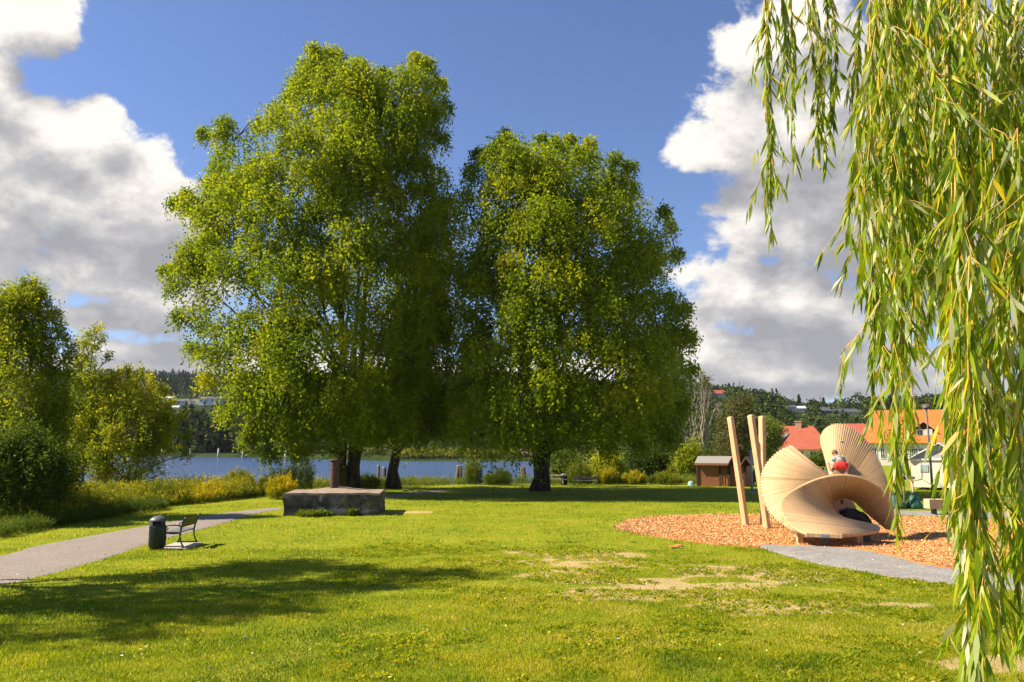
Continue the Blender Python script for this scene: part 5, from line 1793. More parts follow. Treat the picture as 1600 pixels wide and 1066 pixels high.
# ------------------------------------------------------------------ timber shed
def shed():
    Y = G(1105, 759.5).y
    s = Y / F
    x0 = (1086 - 800) * s
    z0 = gzf(x0, Y)
    W_ = (1166 - 1086) * s
    D = 2.1
    H_ = (758.5 - 725) * s
    t = thing("garden_shed", "small reddish brown timber shed with a grey felt roof", "shed", (x0, Y, z0), R(-25))
    x1 = 35 * s          # side wall up to the first door
    m = MB(); m.box((x1 / 2, 0.05 + D / 2, H_ / 2), (x1, D, H_)); m.build("side_wall", M["shed_board"], t)
    m = MB(); m.box((x1 + (W_ - x1) / 2 - 0.15, 0.25 + D / 2, H_ / 2), (W_ - x1 - 0.3, D, H_)); m.build("recessed_wall", M["shed_board"], t)
    for u in (0.0, x1 - 0.02, x1 + 13 * s, x1 + 24 * s, x1 + 37 * s):
        m = MB(); m.box((u, 0.02, H_ / 2), (0.13, 0.12, H_)); m.build("corner_post", M["shed_dark"], t)
    for u in (x1 + 6 * s, x1 + 30 * s):
        m = MB(); m.box((u, 0.06, H_ * 0.46), (9.5 * s, 0.06, H_ * 0.9)); d = m.build("door", M["shed_door"], t)
        m = MB()
        for k in (-1, 1):
            m.box((u + k * 4.2 * s, 0.0, H_ * 0.46), (0.07, 0.04, H_ * 0.88))
            m.box((u, 0.0, H_ * (0.46 + k * 0.42)), (9.5 * s - 0.2, 0.035, 0.08))
        m.box((u, 0.0, H_ * 0.46), (0.05, 0.03, H_ * 0.78))
        m.build("frame", M["shed_trim"], d)
        m = MB(); m.box((u + 3.0 * s, -0.04, H_ * 0.45), (0.03, 0.06, 0.12)); m.build("handle", M["dark_steel"], d)
    # main roof: ridge parallel to the long wall
    rh = 10.5 * s
    m = MB()
    xr = 52 * s
    for sy in (-1, 1):
        ye, yr = (-0.28, D / 2) if sy < 0 else (D + 0.4, D / 2)
        a = [(-0.15, ye, H_ - 0.03), (xr, ye, H_ - 0.03), (xr, yr, H_ + rh), (-0.15, yr, H_ + rh)]
        m.hexa(a + [(p[0], p[1], p[2] + 0.07) for p in a])
    m.build("roof", M["shed_felt"], t)
    m = MB(); m.box((xr / 2 - 0.07, -0.31, H_ - 0.0), (xr + 0.16, 0.05, 0.16)); m.build("fascia", M["shed_trim"], t)
    m = MB()
    m.add([(-0.02, 0.0, H_), (-0.02, D, H_), (-0.02, D / 2, H_ + rh * 0.95), (0.06, 0.0, H_), (0.06, D, H_), (0.06, D / 2, H_ + rh * 0.95)], [(0, 1, 2), (3, 5, 4), (0, 3, 4, 1), (1, 4, 5, 2), (2, 5, 3, 0)])
    m.build("gable", M["shed_board"], t)
    # two little gabled hoods over the doors, ridge towards the lawn
    for cx, hw_ in ((x1 + 20 * s, 7.5 * s), (x1 + 40 * s, 8.0 * s)):
        m = MB()
        for sx in (-1, 1):
            a = [(cx + sx * hw_, -0.42, H_ - 0.10), (cx, -0.42, H_ + rh * 0.95), (cx, D * 0.7, H_ + rh * 0.95), (cx + sx * hw_, D * 0.7, H_ - 0.10)]
            m.hexa(a + [(p[0], p[1], p[2] + 0.10) for p in a])
        m.build("hood_roof", M["shed_trim"], t)
        m = MB()
        a = [(cx - hw_ * 0.8, -0.1, H_ - 0.10), (cx + hw_ * 0.8, -0.1, H_ - 0.10), (cx, -0.1, H_ + rh * 0.78)]
        m.add(a + [(p[0], p[1] + 0.06, p[2]) for p in a], [(0, 1, 2), (3, 5, 4), (0, 3, 4, 1), (1, 4, 5, 2), (2, 5, 3, 0)])
        m.build("hood_gable", M["shed_dark"], t)
    # teal tub
    q = at(1082, 757, Y - 0.5)
    b = thing("plastic_tub", "pale teal upturned plastic tub at the left corner of the shed", "tub", (q.x, Y - 0.1, z0), R(20))
    m = MB(); m.lathe([(0.27, 0.0), (0.27, 0.05), (0.25, 0.06), (0.22, 0.26), (0.17, 0.34), (0.04, 0.36)], 18); m.build("shell", M["teal"], b)
    m = MB(); m.lathe([(0.285, 0.0), (0.30, 0.025), (0.285, 0.05)], 18); m.build("rim", M["teal"], b)


shed()


# ------------------------------------------------------------------ houses of the quarter behind the playground
def near_houses():
    Y = 112.0; s = Y / F
    zg = 0.0
    ev = 3.0 + (695 - 700) * s
    w, d = 104 * s, 9.0
    x = (1256 - 800) * s
    wins = [('front', u * w, 1.5, 0.9, 1.25) for u in (-0.42, -0.24, -0.08, 0.10, 0.28, 0.42)]
    h = gable_house("house", "house with a hipped pinkish red roof and brick chimney behind the sculpture", "house", (x, Y + d / 2, zg), w, d, ev, 33 * s, R(-22), M["white_siding"], M["red_tile"], 0.5, wins,
                    ('front', -0.16 * w, 1.0, 2.1, M["shed_dark"]), (0.6, -0.2, 0.8, 8 * s), hip=0.55, group="houses behind the playground")
    # pale valley gutter running down the front slope
    m = MB()
    p0, p1 = Vector((-0.8, -0.9, ev + 20 * s)), Vector((-2.6, -4.4, ev + 3 * s))
    for k, wd in ((0, 0.5),):
        sd = Vector((0.9, -0.3, 0)).normalized() * wd
        up = Vector((0, -0.3, 0.42))
        m.hexa([p0 - sd + up * 0.3, p1 - sd + up * 0.3, p1 + sd + up * 0.3, p0 + sd + up * 0.3, p0 - sd + up, p1 - sd + up, p1 + sd + up, p0 + sd + up])
    m.build("roof_gutter", M["steel"], h)
    Y = 150.0; s = Y / F
    x = (1345 - 800) * s; w = 60 * s
    ev = 3 + (695 - 682) * s
    gable_house("house", "smaller red roofed house between the sculpture and the orange roof", "house", (x, Y + 4, 0), w, 8.0, ev, 19 * s, R(-22), M["white_siding"], M["red_tile"], 0.4,
                [('front', u * w, ev * 0.6, 0.9, 1.2) for u in (-0.3, 0.0, 0.3)], None, None, hip=0.6, group="houses behind the playground")
    Y = 118.0; s = Y / F
    ev = 3 + (695 - 689) * s
    x = (1442 - 800) * s; w = 136 * s; d = 10.0
    wins = [('front', (px - 1436) * s, 1.75, 0.62, 1.5) for px in (1373, 1384, 1396, 1409, 1417, 1437, 1443, 1450, 1470, 1490)]
    h = gable_house("house", "large white house with a bright orange tiled roof behind the willow twigs", "house", (x, Y + d / 2, 0), w, d, ev, 48 * s, R(-24), M["white_siding"], M["orange_tile"], 0.5, wins,
                    ('front', 0.36 * w, 1.0, 2.1, M["shed_dark"]), (2.5, 0.5, 0.8, 0.8), hip=0.32, group="houses behind the playground")
    # dormer
    dx = (1452 - 1432) * s; dw = 24 * s; dz = ev + 5 * s; dh = 13 * s
    m = MB(); m.box((dx, -d / 2 + 2.2, dz + dh / 2), (dw, 3.0, dh)); do = m.build("dormer", M["white_siding"], h)
    m = MB()
    for sx in (-1, 1):
        a = [(dx + sx * (dw / 2 + 0.3), -d / 2 + 0.4, dz + dh - 0.1), (dx, -d / 2 + 0.4, dz + dh + 1.0), (dx, 1.0, dz + dh + 1.0), (dx + sx * (dw / 2 + 0.3), 1.0, dz + dh - 0.1)]
        m.hexa(a + [(p[0], p[1], p[2] + 0.12) for p in a])
    m.build("dormer_roof", M["pale_tile"], do)
    m = MB(); m.box((dx - 0.5, -d / 2 + 0.68, dz + dh * 0.55), (0.6, 0.06, dh * 0.6)); m.build("window", M["glass"], do)
    # right hand houses mostly hidden by the willow
    Y = 125.0; s = Y / F
    x = (1570 - 800) * s
    gable_house("house", "house with an orange roof seen through the thick willow twigs at the right", "house", (x, Y + 5, 0), 9, 9, 3.6, 3.6, R(90), M["cream_paint"], M["orange_tile"], 0.4,
                [('right', u, 1.8, 0.8, 1.2) for u in (-2, 0, 2)], group="houses behind the playground")
    # railing in front of the first house
    Y = 66.0; s = Y / F
    x = (1278 - 800) * s
    t = thing("railing", "low white railing with a yellow top rail left of the crouching child", "railing", (x, Y, gzf(x, Y)))
    w = 44 * s
    zt = at(1278, 731, Y).z - gzf(x, Y)
    for i in range(9):
        m = MB(); m.box((-w / 2 + i * w / 8, 0, zt * 0.5), (0.09, 0.09, zt)); m.build("post", M["white_paint"], t)
    m = MB(); m.box((0, 0, zt - 0.25), (w, 0.06, 0.10)); m.box((0, 0, zt - 0.65), (w, 0.06, 0.10)); m.build("rail", M["white_paint"], t)
    m = MB(); m.box((0, 0, zt + 0.05), (w + 0.1, 0.12, 0.10)); m.build("top_rail", M["rail_yellow"], t)


near_houses()


def site_cabin():
    Y = G(1450, 768).y + 1.0
    s = Y / F
    x0, xg, x1 = (1420 - 800) * s, (1466 - 800) * s, (1490 - 800) * s
    z0 = gzf(x0, Y)
    zb = z0 + 4.5 * s
    ze = at(1440, 717, Y).z
    za = at(1466, 695, Y).z
    t = thing("site_cabin", "cream cabin on blocks with a pale gabled roof behind the young tree", "cabin", ((x0 + x1) / 2, Y, z0), R(-32))
    ox = (x0 + x1) / 2
    hw_ = (x1 - x0) / 2
    m = MB()
    m.box((0, 1.6, (zb + ze) / 2 - z0), (2 * hw_, 3.2, ze - zb))
    m.build("wall", M["cream_paint"], t)
    m = MB()
    a = [(-hw_, -0.02, ze - z0), (hw_, -0.02, ze - z0), (0.25, -0.02, za - z0)]
    m.add(a + [(p[0], p[1] + 3.2, p[2]) for p in a], [(0, 1, 2), (3, 5, 4), (0, 3, 4, 1), (1, 4, 5, 2), (2, 5, 3, 0)])
    m.build("gable", surf("cabin_gable_grey", (0.40, 0.38, 0.36), (0.5, 0.48, 0.45), 3, 0.7, 0.1), t)
    m = MB()
    for sx in (-1, 1):
        ex = sx * (hw_ + 0.18)
        a = [(ex, -0.25, ze - z0 - 0.06), (0.25, -0.25, za - z0 + 0.06), (0.25, 3.4, za - z0 + 0.06), (ex, 3.4, ze - z0 - 0.06)]
        m.hexa(a + [(p[0], p[1], p[2] + 0.09) for p in a])
    m.build("roof", M["white_paint"], t)
    m = MB(); m.box((0, -0.05, ze - z0 - 0.05), (2 * hw_ + 0.1, 0.08, 0.10)); m.build("eaves_board", M["white_paint"], t)
    m = MB()
    m.box((-0.75, -0.03, (zb + ze) / 2 - z0 + 0.35), (0.5, 0.05, 0.5)); w = m.build("window", M["white_paint"], t)
    m = MB(); m.box((-0.75, -0.06, (zb + ze) / 2 - z0 + 0.35), (0.38, 0.02, 0.38)); m.build("pane", M["teal"], w)
    for k in (-0.8, -0.2, 0.5, 0.95):
        m = MB(); m.box((k, 0.4, (zb - z0) / 2), (0.28, 0.3, zb - z0)); m.build("support_block", M["dark_steel"], t)
    m = MB()
    for k in range(5): m.box((hw_ * 0.62, -0.035, 0.75 + 0.22 * k), (0.75, 0.03, 0.05))
    m.build("vent_slats", M["dark_steel"], t)
    # bent tan frame in front of it
    Yf = 44.0
    f = thing("climbing_hoop", "thin bent tan wooden frame standing in front of the cream cabin", "climbing hoop", (at(1440, 778, Yf).x, Yf, gzf(at(1440, 778, Yf).x, Yf)))
    m = MB()
    o = Vector(f.location)
    m.tube([Vector((at(1421, 720, Yf).x, Yf, 0)) - Vector((o.x, o.y, o.z)), at(1421, 720, Yf) - o, at(1439, 718.5, Yf) - o, at(1441, 735, Yf) - o, at(1440.5, 749, Yf) - o, at(1427, 752, Yf) - o, at(1424, 778, Yf) - o], 0.035, 6)
    m.build("bar", M["stake"], f)
    m = MB(); m.tube([at(1441, 749, Yf) - o, at(1456, 758, Yf) - o], 0.015, 5); m.build("cord", M["steel"], f)


site_cabin()


def poles():
    g = G(1175.5, 772)
    t = thing("metal_pole", "slim grey steel pole between the leaning timber posts", "pole", g)
    h = at(1175.5, 703, g.y).z - g.z
    m = MB(); m.tube([(0, 0, -0.1), (0, 0, h)], [0.085, 0.07], 10); m.build("shaft", M["pole_grey"], t)
    m = MB(); m.lathe([(0.14, 0), (0.14, 0.05), (0.09, 0.08)], 12); m.build("base_plate", M["steel"], t)
    g = G(1458, 779)
    t = thing("lamp_post", "thin dark grey lamp post in front of the cream cabin", "lamp post", g)
    h = at(1455, 640, g.y).z - g.z
    m = MB(); m.tube([(0, 0, -0.1), (-0.02, 0, h * 0.5), (-0.06, 0, h)], [0.075, 0.06, 0.045], 10); m.build("pole", M["dark_steel"], t)
    m = MB(); m.lathe([(0.05, h), (0.2, h + 0.05), (0.22, h + 0.12), (0.1, h + 0.25), (0.02, h + 0.28)], 14, (-0.06, 0, 0)); m.build("lantern", M["dark_steel"], t)


poles()


def young_tree():
    g = G(1414, 795.5)
    s = g.y / F
    rng = np.random.default_rng(44)
    t = thing("young_tree", "staked young tree with a thin bare trunk between two green bags", "tree", g)
    m = MB()
    hh = at(1414, 722, g.y).z - g.z
    m.tube([(0, 0, -0.05), (0.02, 0, hh * 0.5), (0, 0, hh)], [0.055, 0.045, 0.035], 8)
    for k, (dx, dz) in enumerate(((-0.28, 0.7), (0.1, 0.9), (0.35, 0.65), (-0.1, 1.0), (0.5, 0.3), (-0.45, 0.35))):
        limb_mesh(m, (0, 0, hh * (0.86 + 0.02 * k)), (dx, rng.normal() * 0.3, hh + dz), 0.025, 0.008, rng, 4, 0.05, 5)
    m.build("trunk", M["pale_bark"], t)
    bo = np.array([(-0.3, 0, hh + 0.6, 0.3), (0.2, 0.1, hh + 0.8, 0.35), (0.5, 0, hh + 0.4, 0.3), (-0.1, -0.1, hh + 1.1, 0.3), (-0.5, 0.1, hh + 0.3, 0.25)])
    V, T = foliage(bo, 8, 5, 0.11, rng, hang=0.4, spread=0.06, base=0.75)
    np_mesh("crown", V, 4, M["pale_leaf"], t, tint=T)
    for px, lab in ((1397.5, "left"), (1426, "right")):
        b = G(px + 2, 795)
        st = thing("tree_stake", "tan wooden stake rising from the %s green bag beside the young tree" % lab, "stake", b, 0, "stakes holding the young tree")
        h = at(px, 744, b.y).z - b.z
        m = MB(); m.tube([(0.05, 0, -0.1), (-0.02, 0, h)], 0.055, 8); m.build("pole", M["stake"], st)
        bg = thing("watering_bag", "dark green watering bag slumped round the %s stake of the young tree" % lab, "bag", b, 0, "green watering bags")
        hb_ = at(px, 769, b.y).z - b.z
        m = MB()
        vs = []; n = 20
        prof = [(0.33, 0.0), (0.36, 0.06), (0.34, 0.22), (0.27, 0.45), (0.19, 0.7), (0.14, 0.9), (0.17, 1.0)]
        for r, z in prof:
            for k in range(n):
                a = 2 * PI * k / n
                q = r * (1 + 0.16 * math.sin(a * 5 + z * 4) + rng.normal() * 0.03)
                vs.append((q * math.cos(a) + 0.05 * (1 - z), q * math.sin(a), z * hb_))
        fs = [(i * n + k, i * n + (k + 1) % n, (i + 1) * n + (k + 1) % n, (i + 1) * n + k) for i in range(len(prof) - 1) for k in range(n)]
        m.add(vs, fs, True); m.build("sack", M["green_bag"], bg)
        m = MB(); m.lathe([(0.155, hb_ * 0.86), (0.165, hb_ * 0.89), (0.155, hb_ * 0.92)], 16, (0.0, 0, 0)); m.build("tie_band", M["black_metal"], bg)
    b0, b1 = at(1397, 747, g.y - 0.1), at(1427, 746, g.y - 0.1)
    cr = thing("tree_brace", "tan wooden cross brace tied between the two stakes", "brace", (g.x, g.y - 0.12, b0.z))
    m = MB(); m.box((0, 0, 0), ((b1 - b0).length + 0.1, 0.05, 0.12)); m.build("plank", M["stake"], cr)
    m = MB(); m.box((0.0, -0.01, 0), (0.10, 0.09, 0.15)); m.build("strap", M["black_metal"], cr)


young_tree()


def box_bench():
    g = G(1458, 806)
    s = g.y / F
    x0, x1 = (1441 - 800) * s, (1481 - 800) * s
    z0 = gzf((x0 + x1) / 2, g.y)
    zt = at(1460, 780.5, g.y).z - z0; zb = at(1460, 795.5, g.y).z - z0
    t = thing("wooden_bench", "backless pale wooden box bench on black legs beside the gravel strip", "bench", ((x0 + x1) / 2, g.y, z0))
    w = x1 - x0
    for k in range(2):
        m = MB(); m.box((-w / 4 + k * w / 2, 0.25, (zt + zb) / 2), (w / 2 - 0.015, 0.5, zt - zb), bevel=0.012); m.build("seat_block", M["stake"], t)
    for k in (-1, 1):
        m = MB(); m.box((k * w * 0.22, 0.25, zb / 2), (0.07, 0.35, zb)); m.build("leg", M["black_metal"], t)


box_bench()


def bark_piece():
    g = G(1057, 857)
    t = thing("bark_piece", "curled orange brown piece of bark lying on the grass by the chip bed", "bark", (g.x, g.y, g.z + 0.02), R(15))
    vs = []; n = 9; k = 12
    rng = np.random.default_rng(2)
    for i in range(n):
        u = i / (n - 1) - 0.5
        for j in range(k):
            a = PI * (j / (k - 1)) * 0.9 + 0.15
            r = 0.075 * (1 - 1.6 * u * u) * (1 + rng.normal() * 0.06)
            vs.append((u * 0.46, -math.cos(a) * r * 1.2, math.sin(a) * r + 0.02 * math.sin(u * 7) + 0.01))
    fs = [(i * k + j, i * k + j + 1, (i + 1) * k + j + 1, (i + 1) * k + j) for i in range(n - 1) for j in range(k - 1)]
    m = MB(); m.add(vs, fs, True)
    o = m.build("curl", M["dry_bark_piece"], t)
    so_ = o.modifiers.new("thick", 'SOLIDIFY'); so_.thickness = 0.012


bark_piece()
# ------------------------------------------------------------------ the twisted slat sculpture
def Z2(zx, zy, Y):
    return at(1150 + zx / 4.846, 640 + zy / 4.846, Y)


STRIP_B = [((530, 935, 24.55), (800, 945, 24.35)), ((440, 895, 24.85), (960, 935, 24.55)), ((375, 830, 25.15), (1085, 912, 24.95)), ((340, 752, 25.45), (1065, 872, 25.5)),
           ((345, 690, 25.65), (950, 850, 25.85)), ((392, 638, 25.8), (850, 828, 26.1)), ((470, 592, 25.9), (775, 785, 26.3)), ((570, 548, 25.95), (743, 740, 26.5)),
           ((680, 517, 25.95), (748, 702, 26.7)), ((800, 503, 25.95), (785, 677, 26.8)), ((920, 517, 25.95), (840, 676, 26.9)), ((1010, 550, 26.0), (890, 697, 27.0)),
           ((1085, 605, 26.05), (930, 730, 27.05)), ((1135, 680, 26.15), (968, 768, 27.05)), ((1170, 765, 26.25), (1015, 812, 27.0)), ((1185, 845, 26.35), (1075, 858, 26.9)), ((1178, 915, 26.4), (1130, 905, 26.75))]
STRIP_C = [((418, 266, 28.2), (705, 498, 26.25)), ((332, 308, 28.05), (690, 508, 26.2)), ((258, 372, 27.85), (670, 516, 26.15)), ((204, 455, 27.6), (640, 526, 26.12)),
           ((184, 540, 27.35), (600, 540, 26.1)), ((190, 620, 27.05), (560, 556, 26.08)), ((208, 690, 26.75), (515, 575, 26.05)), ((240, 760, 26.4), (470, 598, 26.0)),
           ((290, 826, 26.0), (430, 622, 25.95)), ((365, 885, 25.55), (392, 650, 25.88)), ((445, 932, 25.05), (362, 690, 25.78)), ((528, 958, 24.66), (352, 760, 25.55))]
STRIP_D = [((640, 262, 28.35), (700, 470, 26.6)), ((640, 200, 28.45), (704, 488, 26.35)), ((680, 137, 28.45), (714, 500, 26.2)), ((760, 104, 28.36), (732, 506, 26.1)),
           ((850, 120, 28.2), (764, 508, 26.08)), ((930, 172, 28.0), (800, 510, 26.08)), ((1000, 242, 27.8), (850, 514, 26.08)), ((1058, 330, 27.55), (905, 522, 26.09)),
           ((1108, 430, 27.3), (955, 538, 26.1)), ((1148, 540, 27.05), (1010, 560, 26.13)), ((1180, 660, 26.82), (1075, 610, 26.2)), ((1196, 770, 26.65), (1130, 690, 26.28)), ((1198, 870, 26.5), (1165, 790, 26.36))]
STRIP_E = [((640, 700, 27.6), (690, 872, 26.6)), ((700, 668, 27.7), (745, 850, 26.8)), ((760, 652, 27.8), (800, 825, 27.0)), ((830, 660, 27.85), (840, 805, 27.1)), ((885, 695, 27.85), (868, 785, 27.2)), ((912, 735, 27.8), (890, 775, 27.3))]


def slat_strip(name, strip, n, thick, parent, label, seed, scallop=0.02, flip=1):
    rng = np.random.default_rng(seed)
    O = catmull([tuple(Z2(*a)) for a, b in strip], n + 1)
    I = catmull([tuple(Z2(*b)) for a, b in strip], n + 1)
    # smooth normals
    nr = []
    for i in range(n + 1):
        a, b = max(i - 1, 0), min(i + 1, n)
        tang = (O[b] - O[a]) + (I[b] - I[a]) * 0.3
        v = np.cross(tang, I[i] - O[i])
        nr.append(v / (np.linalg.norm(v) + 1e-9))
    nr = np.array(nr)
    for i in range(1, n + 1):
        if nr[i].dot(nr[i - 1]) < 0: nr[i] *= -1
    to_cam = np.array(EYE) - (O + I) / 2
    if (nr * to_cam).sum() < 0: nr = -nr
    V = []; Fc = []; T = []
    for i in range(n):
        g = 0.05
        o0 = O[i] * (1 - g) + O[i + 1] * g; o1 = O[i] * g + O[i + 1] * (1 - g)
        i0 = I[i] * (1 - g) + I[i + 1] * g; i1 = I[i] * g + I[i + 1] * (1 - g)
        d = (O[i] - I[i]); d = d / (np.linalg.norm(d) + 1e-9)
        ext = scallop * (1 if i % 2 else -0.3)
        lift = ((0.010 if scallop > 0.02 else 0.003) if i % 2 else 0.0)
        n0, n1 = nr[i], nr[i + 1]
        # rounded outer end: three profile points through the thickness
        k = len(V)
        for q, nn in ((0, n0), (1, n1)):
            oo, ii = (o0, i0) if q == 0 else (o1, i1)
            top = lift
            # outer end is rounded over
            ring = [(ii, top), (oo - d * 0.05 + d * ext, top), (oo + d * ext, top - thick * 0.25), (oo + d * ext, top - thick * 0.75), (oo - d * 0.05 + d * ext, -thick), (ii, -thick)]
            for p, hgt in ring: V.append(p + nn * hgt)
        m = 6
        for j in range(m):
            j2 = (j + 1) % m
            Fc.append((k + j, k + j2, k + m + j2, k + m + j)); 
        Fc.append((k + 0, k + 1, k + 4, k + 5)); Fc.append((k + 1, k + 2, k + 3, k + 4))
        Fc.append((k + m + 5, k + m + 4, k + m + 1, k + m + 0)); Fc.append((k + m + 4, k + m + 3, k + m + 2, k + m + 1))
        tv = float(np.clip(0.34 + rng.normal() * (0.17 if seed == 2 else 0.11), 0.0, 0.8))
        T += [tv] * (m + 4)
    V = np.array(V)
    o = np_mesh(name, V - np.array(parent.location), 4, M["wood"], parent, tint=np.array(T), faces=np.array(Fc))
    bm = bmesh.new(); bm.from_mesh(o.data); bmesh.ops.recalc_face_normals(bm, faces=list(bm.faces)); bm.to_mesh(o.data); bm.free()
    if label: o["label"] = label
    return O, I, nr


def sculpture():
    b = G(1300, 842)
    org = Vector((at(1300, 842, 26.2).x, 26.2, gzf(at(1300, 842, 26.2).x, 26.2)))
    t = thing("play_sculpture", "large twisted play sculpture of pale wooden slats curling like a shell", "play sculpture", org)
    slat_strip("slat_fan", STRIP_B, 210, 0.10, t, "looping lower ramp of slats round the hollow", 1, 0.005)
    slat_strip("slat_fan", STRIP_C, 84, 0.09, t, "left upright fan of slats with a toothed edge", 2, 0.026)
    slat_strip("slat_fan", STRIP_D, 120, 0.09, t, "tall rounded right fan behind the child", 3, 0.022)
    slat_strip("slat_fan", STRIP_E, 36, 0.08, t, "inner back panel seen through the hollow", 4, 0.01)
    # front end board with its plate
    a, c = Z2(530, 935, 24.53), Z2(800, 945, 24.33)
    ax = (c - a); L = ax.length; ax.normalize()
    up = Vector((0, 0, 1)); fw = ax.cross(up); fw.normalize()
    Mx = Matrix((ax, -fw, up)).transposed()
    m = MB(); m.box((a + c) / 2 - up * 0.055 + fw * 0.012 - org, (L + 0.03, 0.05, 0.125), Mx, bevel=0.015)
    e = m.build("end_board", M["post_wood"], t)
    m = MB(); m.box((a + c) / 2 - up * 0.05 + fw * 0.038 + ax * 0.02 - org, (0.23, 0.012, 0.085), Mx, bevel=0.005); m.build("name_plate", M["steel"], e)
    # dark discs set on the slats stand in for the shade of grip slots
    for zx, zy, Y, rx, rz_ in ((803, 258, 27.46, 0.045, 0.085), (802, 698, 27.40, 0.04, 0.085)):
        p = Z2(zx, zy, Y) - org
        m = MB()
        m.lathe([(0.001, -0.02), (1.0, -0.02), (1.0, 0.02), (0.001, 0.02)], 16)
        m.v = [tuple(p + Vector((v[0] * rx, v[2] - v[1] * 0.3 * rz_, v[1] * rz_))) for v in m.v]
        m.build("grip_slot_shade", M["dark_wood"], t)
    # feet
    for zx, Y, w, mt in ((675, 24.75, 0.16, "dark_steel"), (480, 25.3, 0.18, "post_wood"), (930, 25.1, 0.16, "post_wood"), (985, 25.6, 0.18, "dark_steel"), (700, 27.2, 0.2, "post_wood")):
        x = Z2(zx, 900, Y).x
        z0 = gzf(x, Y)
        zt = {675: 0.2, 480: 0.35, 930: 0.32, 985: 0.4, 700: 0.6}[zx]
        m = MB(); m.box((x - org.x, Y - org.y, z0 - org.z + zt / 2), (w, 0.14, zt + 0.06), bevel=0.01); m.build("foot", M[mt], t)
    # black coat lying in the hollow
    rng = np.random.default_rng(9)
    base = Z2(915, 845, 26.9)
    q = thing("black_bundle", "rumpled shiny black bundle lying in the hollow of the sculpture", "bundle", base)
    m = MB()
    pts = [Z2(812, 790, 26.85), Z2(850, 790, 26.9), Z2(900, 805, 26.9), Z2(950, 820, 26.85), Z2(1000, 842, 26.8), Z2(1028, 858, 26.75)]
    rad = [0.10, 0.19, 0.21, 0.20, 0.15, 0.05]
    P = catmull([tuple(p - base) for p in pts], 22); Rr = np.interp(np.linspace(0, 5, 22), range(6), rad)
    n = 18; vs = []
    for i in range(22):
        for k in range(n):
            a = 2 * PI * k / n
            w = 1 + 0.16 * math.sin(a * 4 + i * 0.9) + 0.10 * math.sin(a * 7 - i * 1.7) + rng.normal() * 0.03
            vs.append(Vector(P[i]) + Vector((0.25 * math.cos(a), 1.0 * math.cos(a), math.sin(a))) * Rr[i] * w)
    fs = [(i * n + k, i * n + (k + 1) % n, (i + 1) * n + (k + 1) % n, (i + 1) * n + k) for i in range(21) for k in range(n)]
    fs += [tuple(range(n)), tuple(21 * n + k for k in range(n))]
    m.add(vs, fs, True); m.build("cloth", M["black_cloth"], q)
    m = MB()
    for k in range(40):
        a = Vector(rng.normal(size=3)).normalized()
        s0 = Vector(P[0]) + Vector((a.x * 0.08, a.y * 0.08, abs(a.z) * 0.10))
        m.tube([s0, s0 + Vector((a.x * 0.08, a.y * 0.08, a.z * 0.08))], [0.022, 0.006], 4)
    m.build("fringe", M["black_cloth"], q)
    return org


sculpture()


def posts():
    spec = [(1165.5, 822, 1141, 651, 27.0 + 3.0, "leftmost leaning pale timber post standing alone in the bark chips", 11.2),
            (1199, 827, 1173, 648, 29.2, "middle leaning timber post whose top tilts left beside the upright one", 11.8),
            (1193, 822, 1190.5, 650, 30.6, "nearly upright timber post behind the sculpture, rightmost of the three", 11.2)]
    for bx, by, tx, ty, Y, lab, wp in spec:
        g = G(bx, by)
        Y = g.y
        tp = at(tx, ty, Y + 0.2)
        t = thing("timber_post", lab, "post", (g.x, Y, g.z), 0, "leaning timber posts of the playground")
        v = tp - Vector((g.x, Y, g.z))
        L = v.length
        ax = v.normalized()
        w = wp / F * Y / 1.36
        qrot = Vector((0, 0, 1)).rotation_difference(ax).to_matrix() @ Matrix.Rotation(R(38), 3, 'Z')
        bm = bmesh.new()
        bmesh.ops.create_cube(bm, size=1.0)
        for q in bm.verts: q.co = Vector((q.co.x * w, q.co.y * w, -0.3 + (q.co.z + 0.5) * (L + 0.3)))
        topf = [f for f in bm.faces if f.normal.z > 0.9][0]
        bmesh.ops.bevel(bm, geom=[e for e in topf.edges], offset=w * 0.42, segments=5, affect='EDGES', profile=0.5)
        bmesh.ops.bevel(bm, geom=[e for e in bm.edges if e.calc_length() > L * 0.7], offset=w * 0.14, segments=3, affect='EDGES', profile=0.5)
        bm.transform(qrot.to_4x4())
        me = bpy.data.meshes.new("timber"); bm.to_mesh(me); bm.free()
        link("timber", me, M["post_wood"], t)
        if "upright" in lab and "rightmost" in lab:
            m = MB()
            p = ax * (L * 0.82) + Vector((w * 0.7, -0.02, 0))
            m.lathe([(0.02, 0), (0.06, 0.01), (0.07, 0.08), (0.05, 0.13), (0.02, 0.15)], 10, p); m.build("hand_grip", M["steel"], t)


posts()


# ------------------------------------------------------------------ the child on the sculpture
def skin_body(name, joints, edges, radii, mat, parent, levels=2, root=0):
    me = bpy.data.meshes.new(name)
    me.from_pydata(joints, edges, [])
    o = bpy.data.objects.new(name, me)
    COL.objects.link(o)
    sk = o.modifiers.new("skin", 'SKIN')
    sk.use_smooth_shade = True
    lay = me.skin_vertices[0].data
    for i, r in enumerate(radii):
        rr = r if isinstance(r, tuple) else (r, r)
        lay[i].radius = rr
        lay[i].use_root = (i == root)
    ss = o.modifiers.new("sub", 'SUBSURF'); ss.levels = levels; ss.render_levels = levels
    dg_ = bpy.context.evaluated_depsgraph_get()
    dg_.update()
    m2 = bpy.data.meshes.new_from_object(o.evaluated_get(dg_))
    o.modifiers.clear()
    o.data = m2
    m2.materials.clear(); m2.materials.append(mat)
    m2.polygons.foreach_set("use_smooth", [True] * len(m2.polygons))
    o.parent = parent
    return o


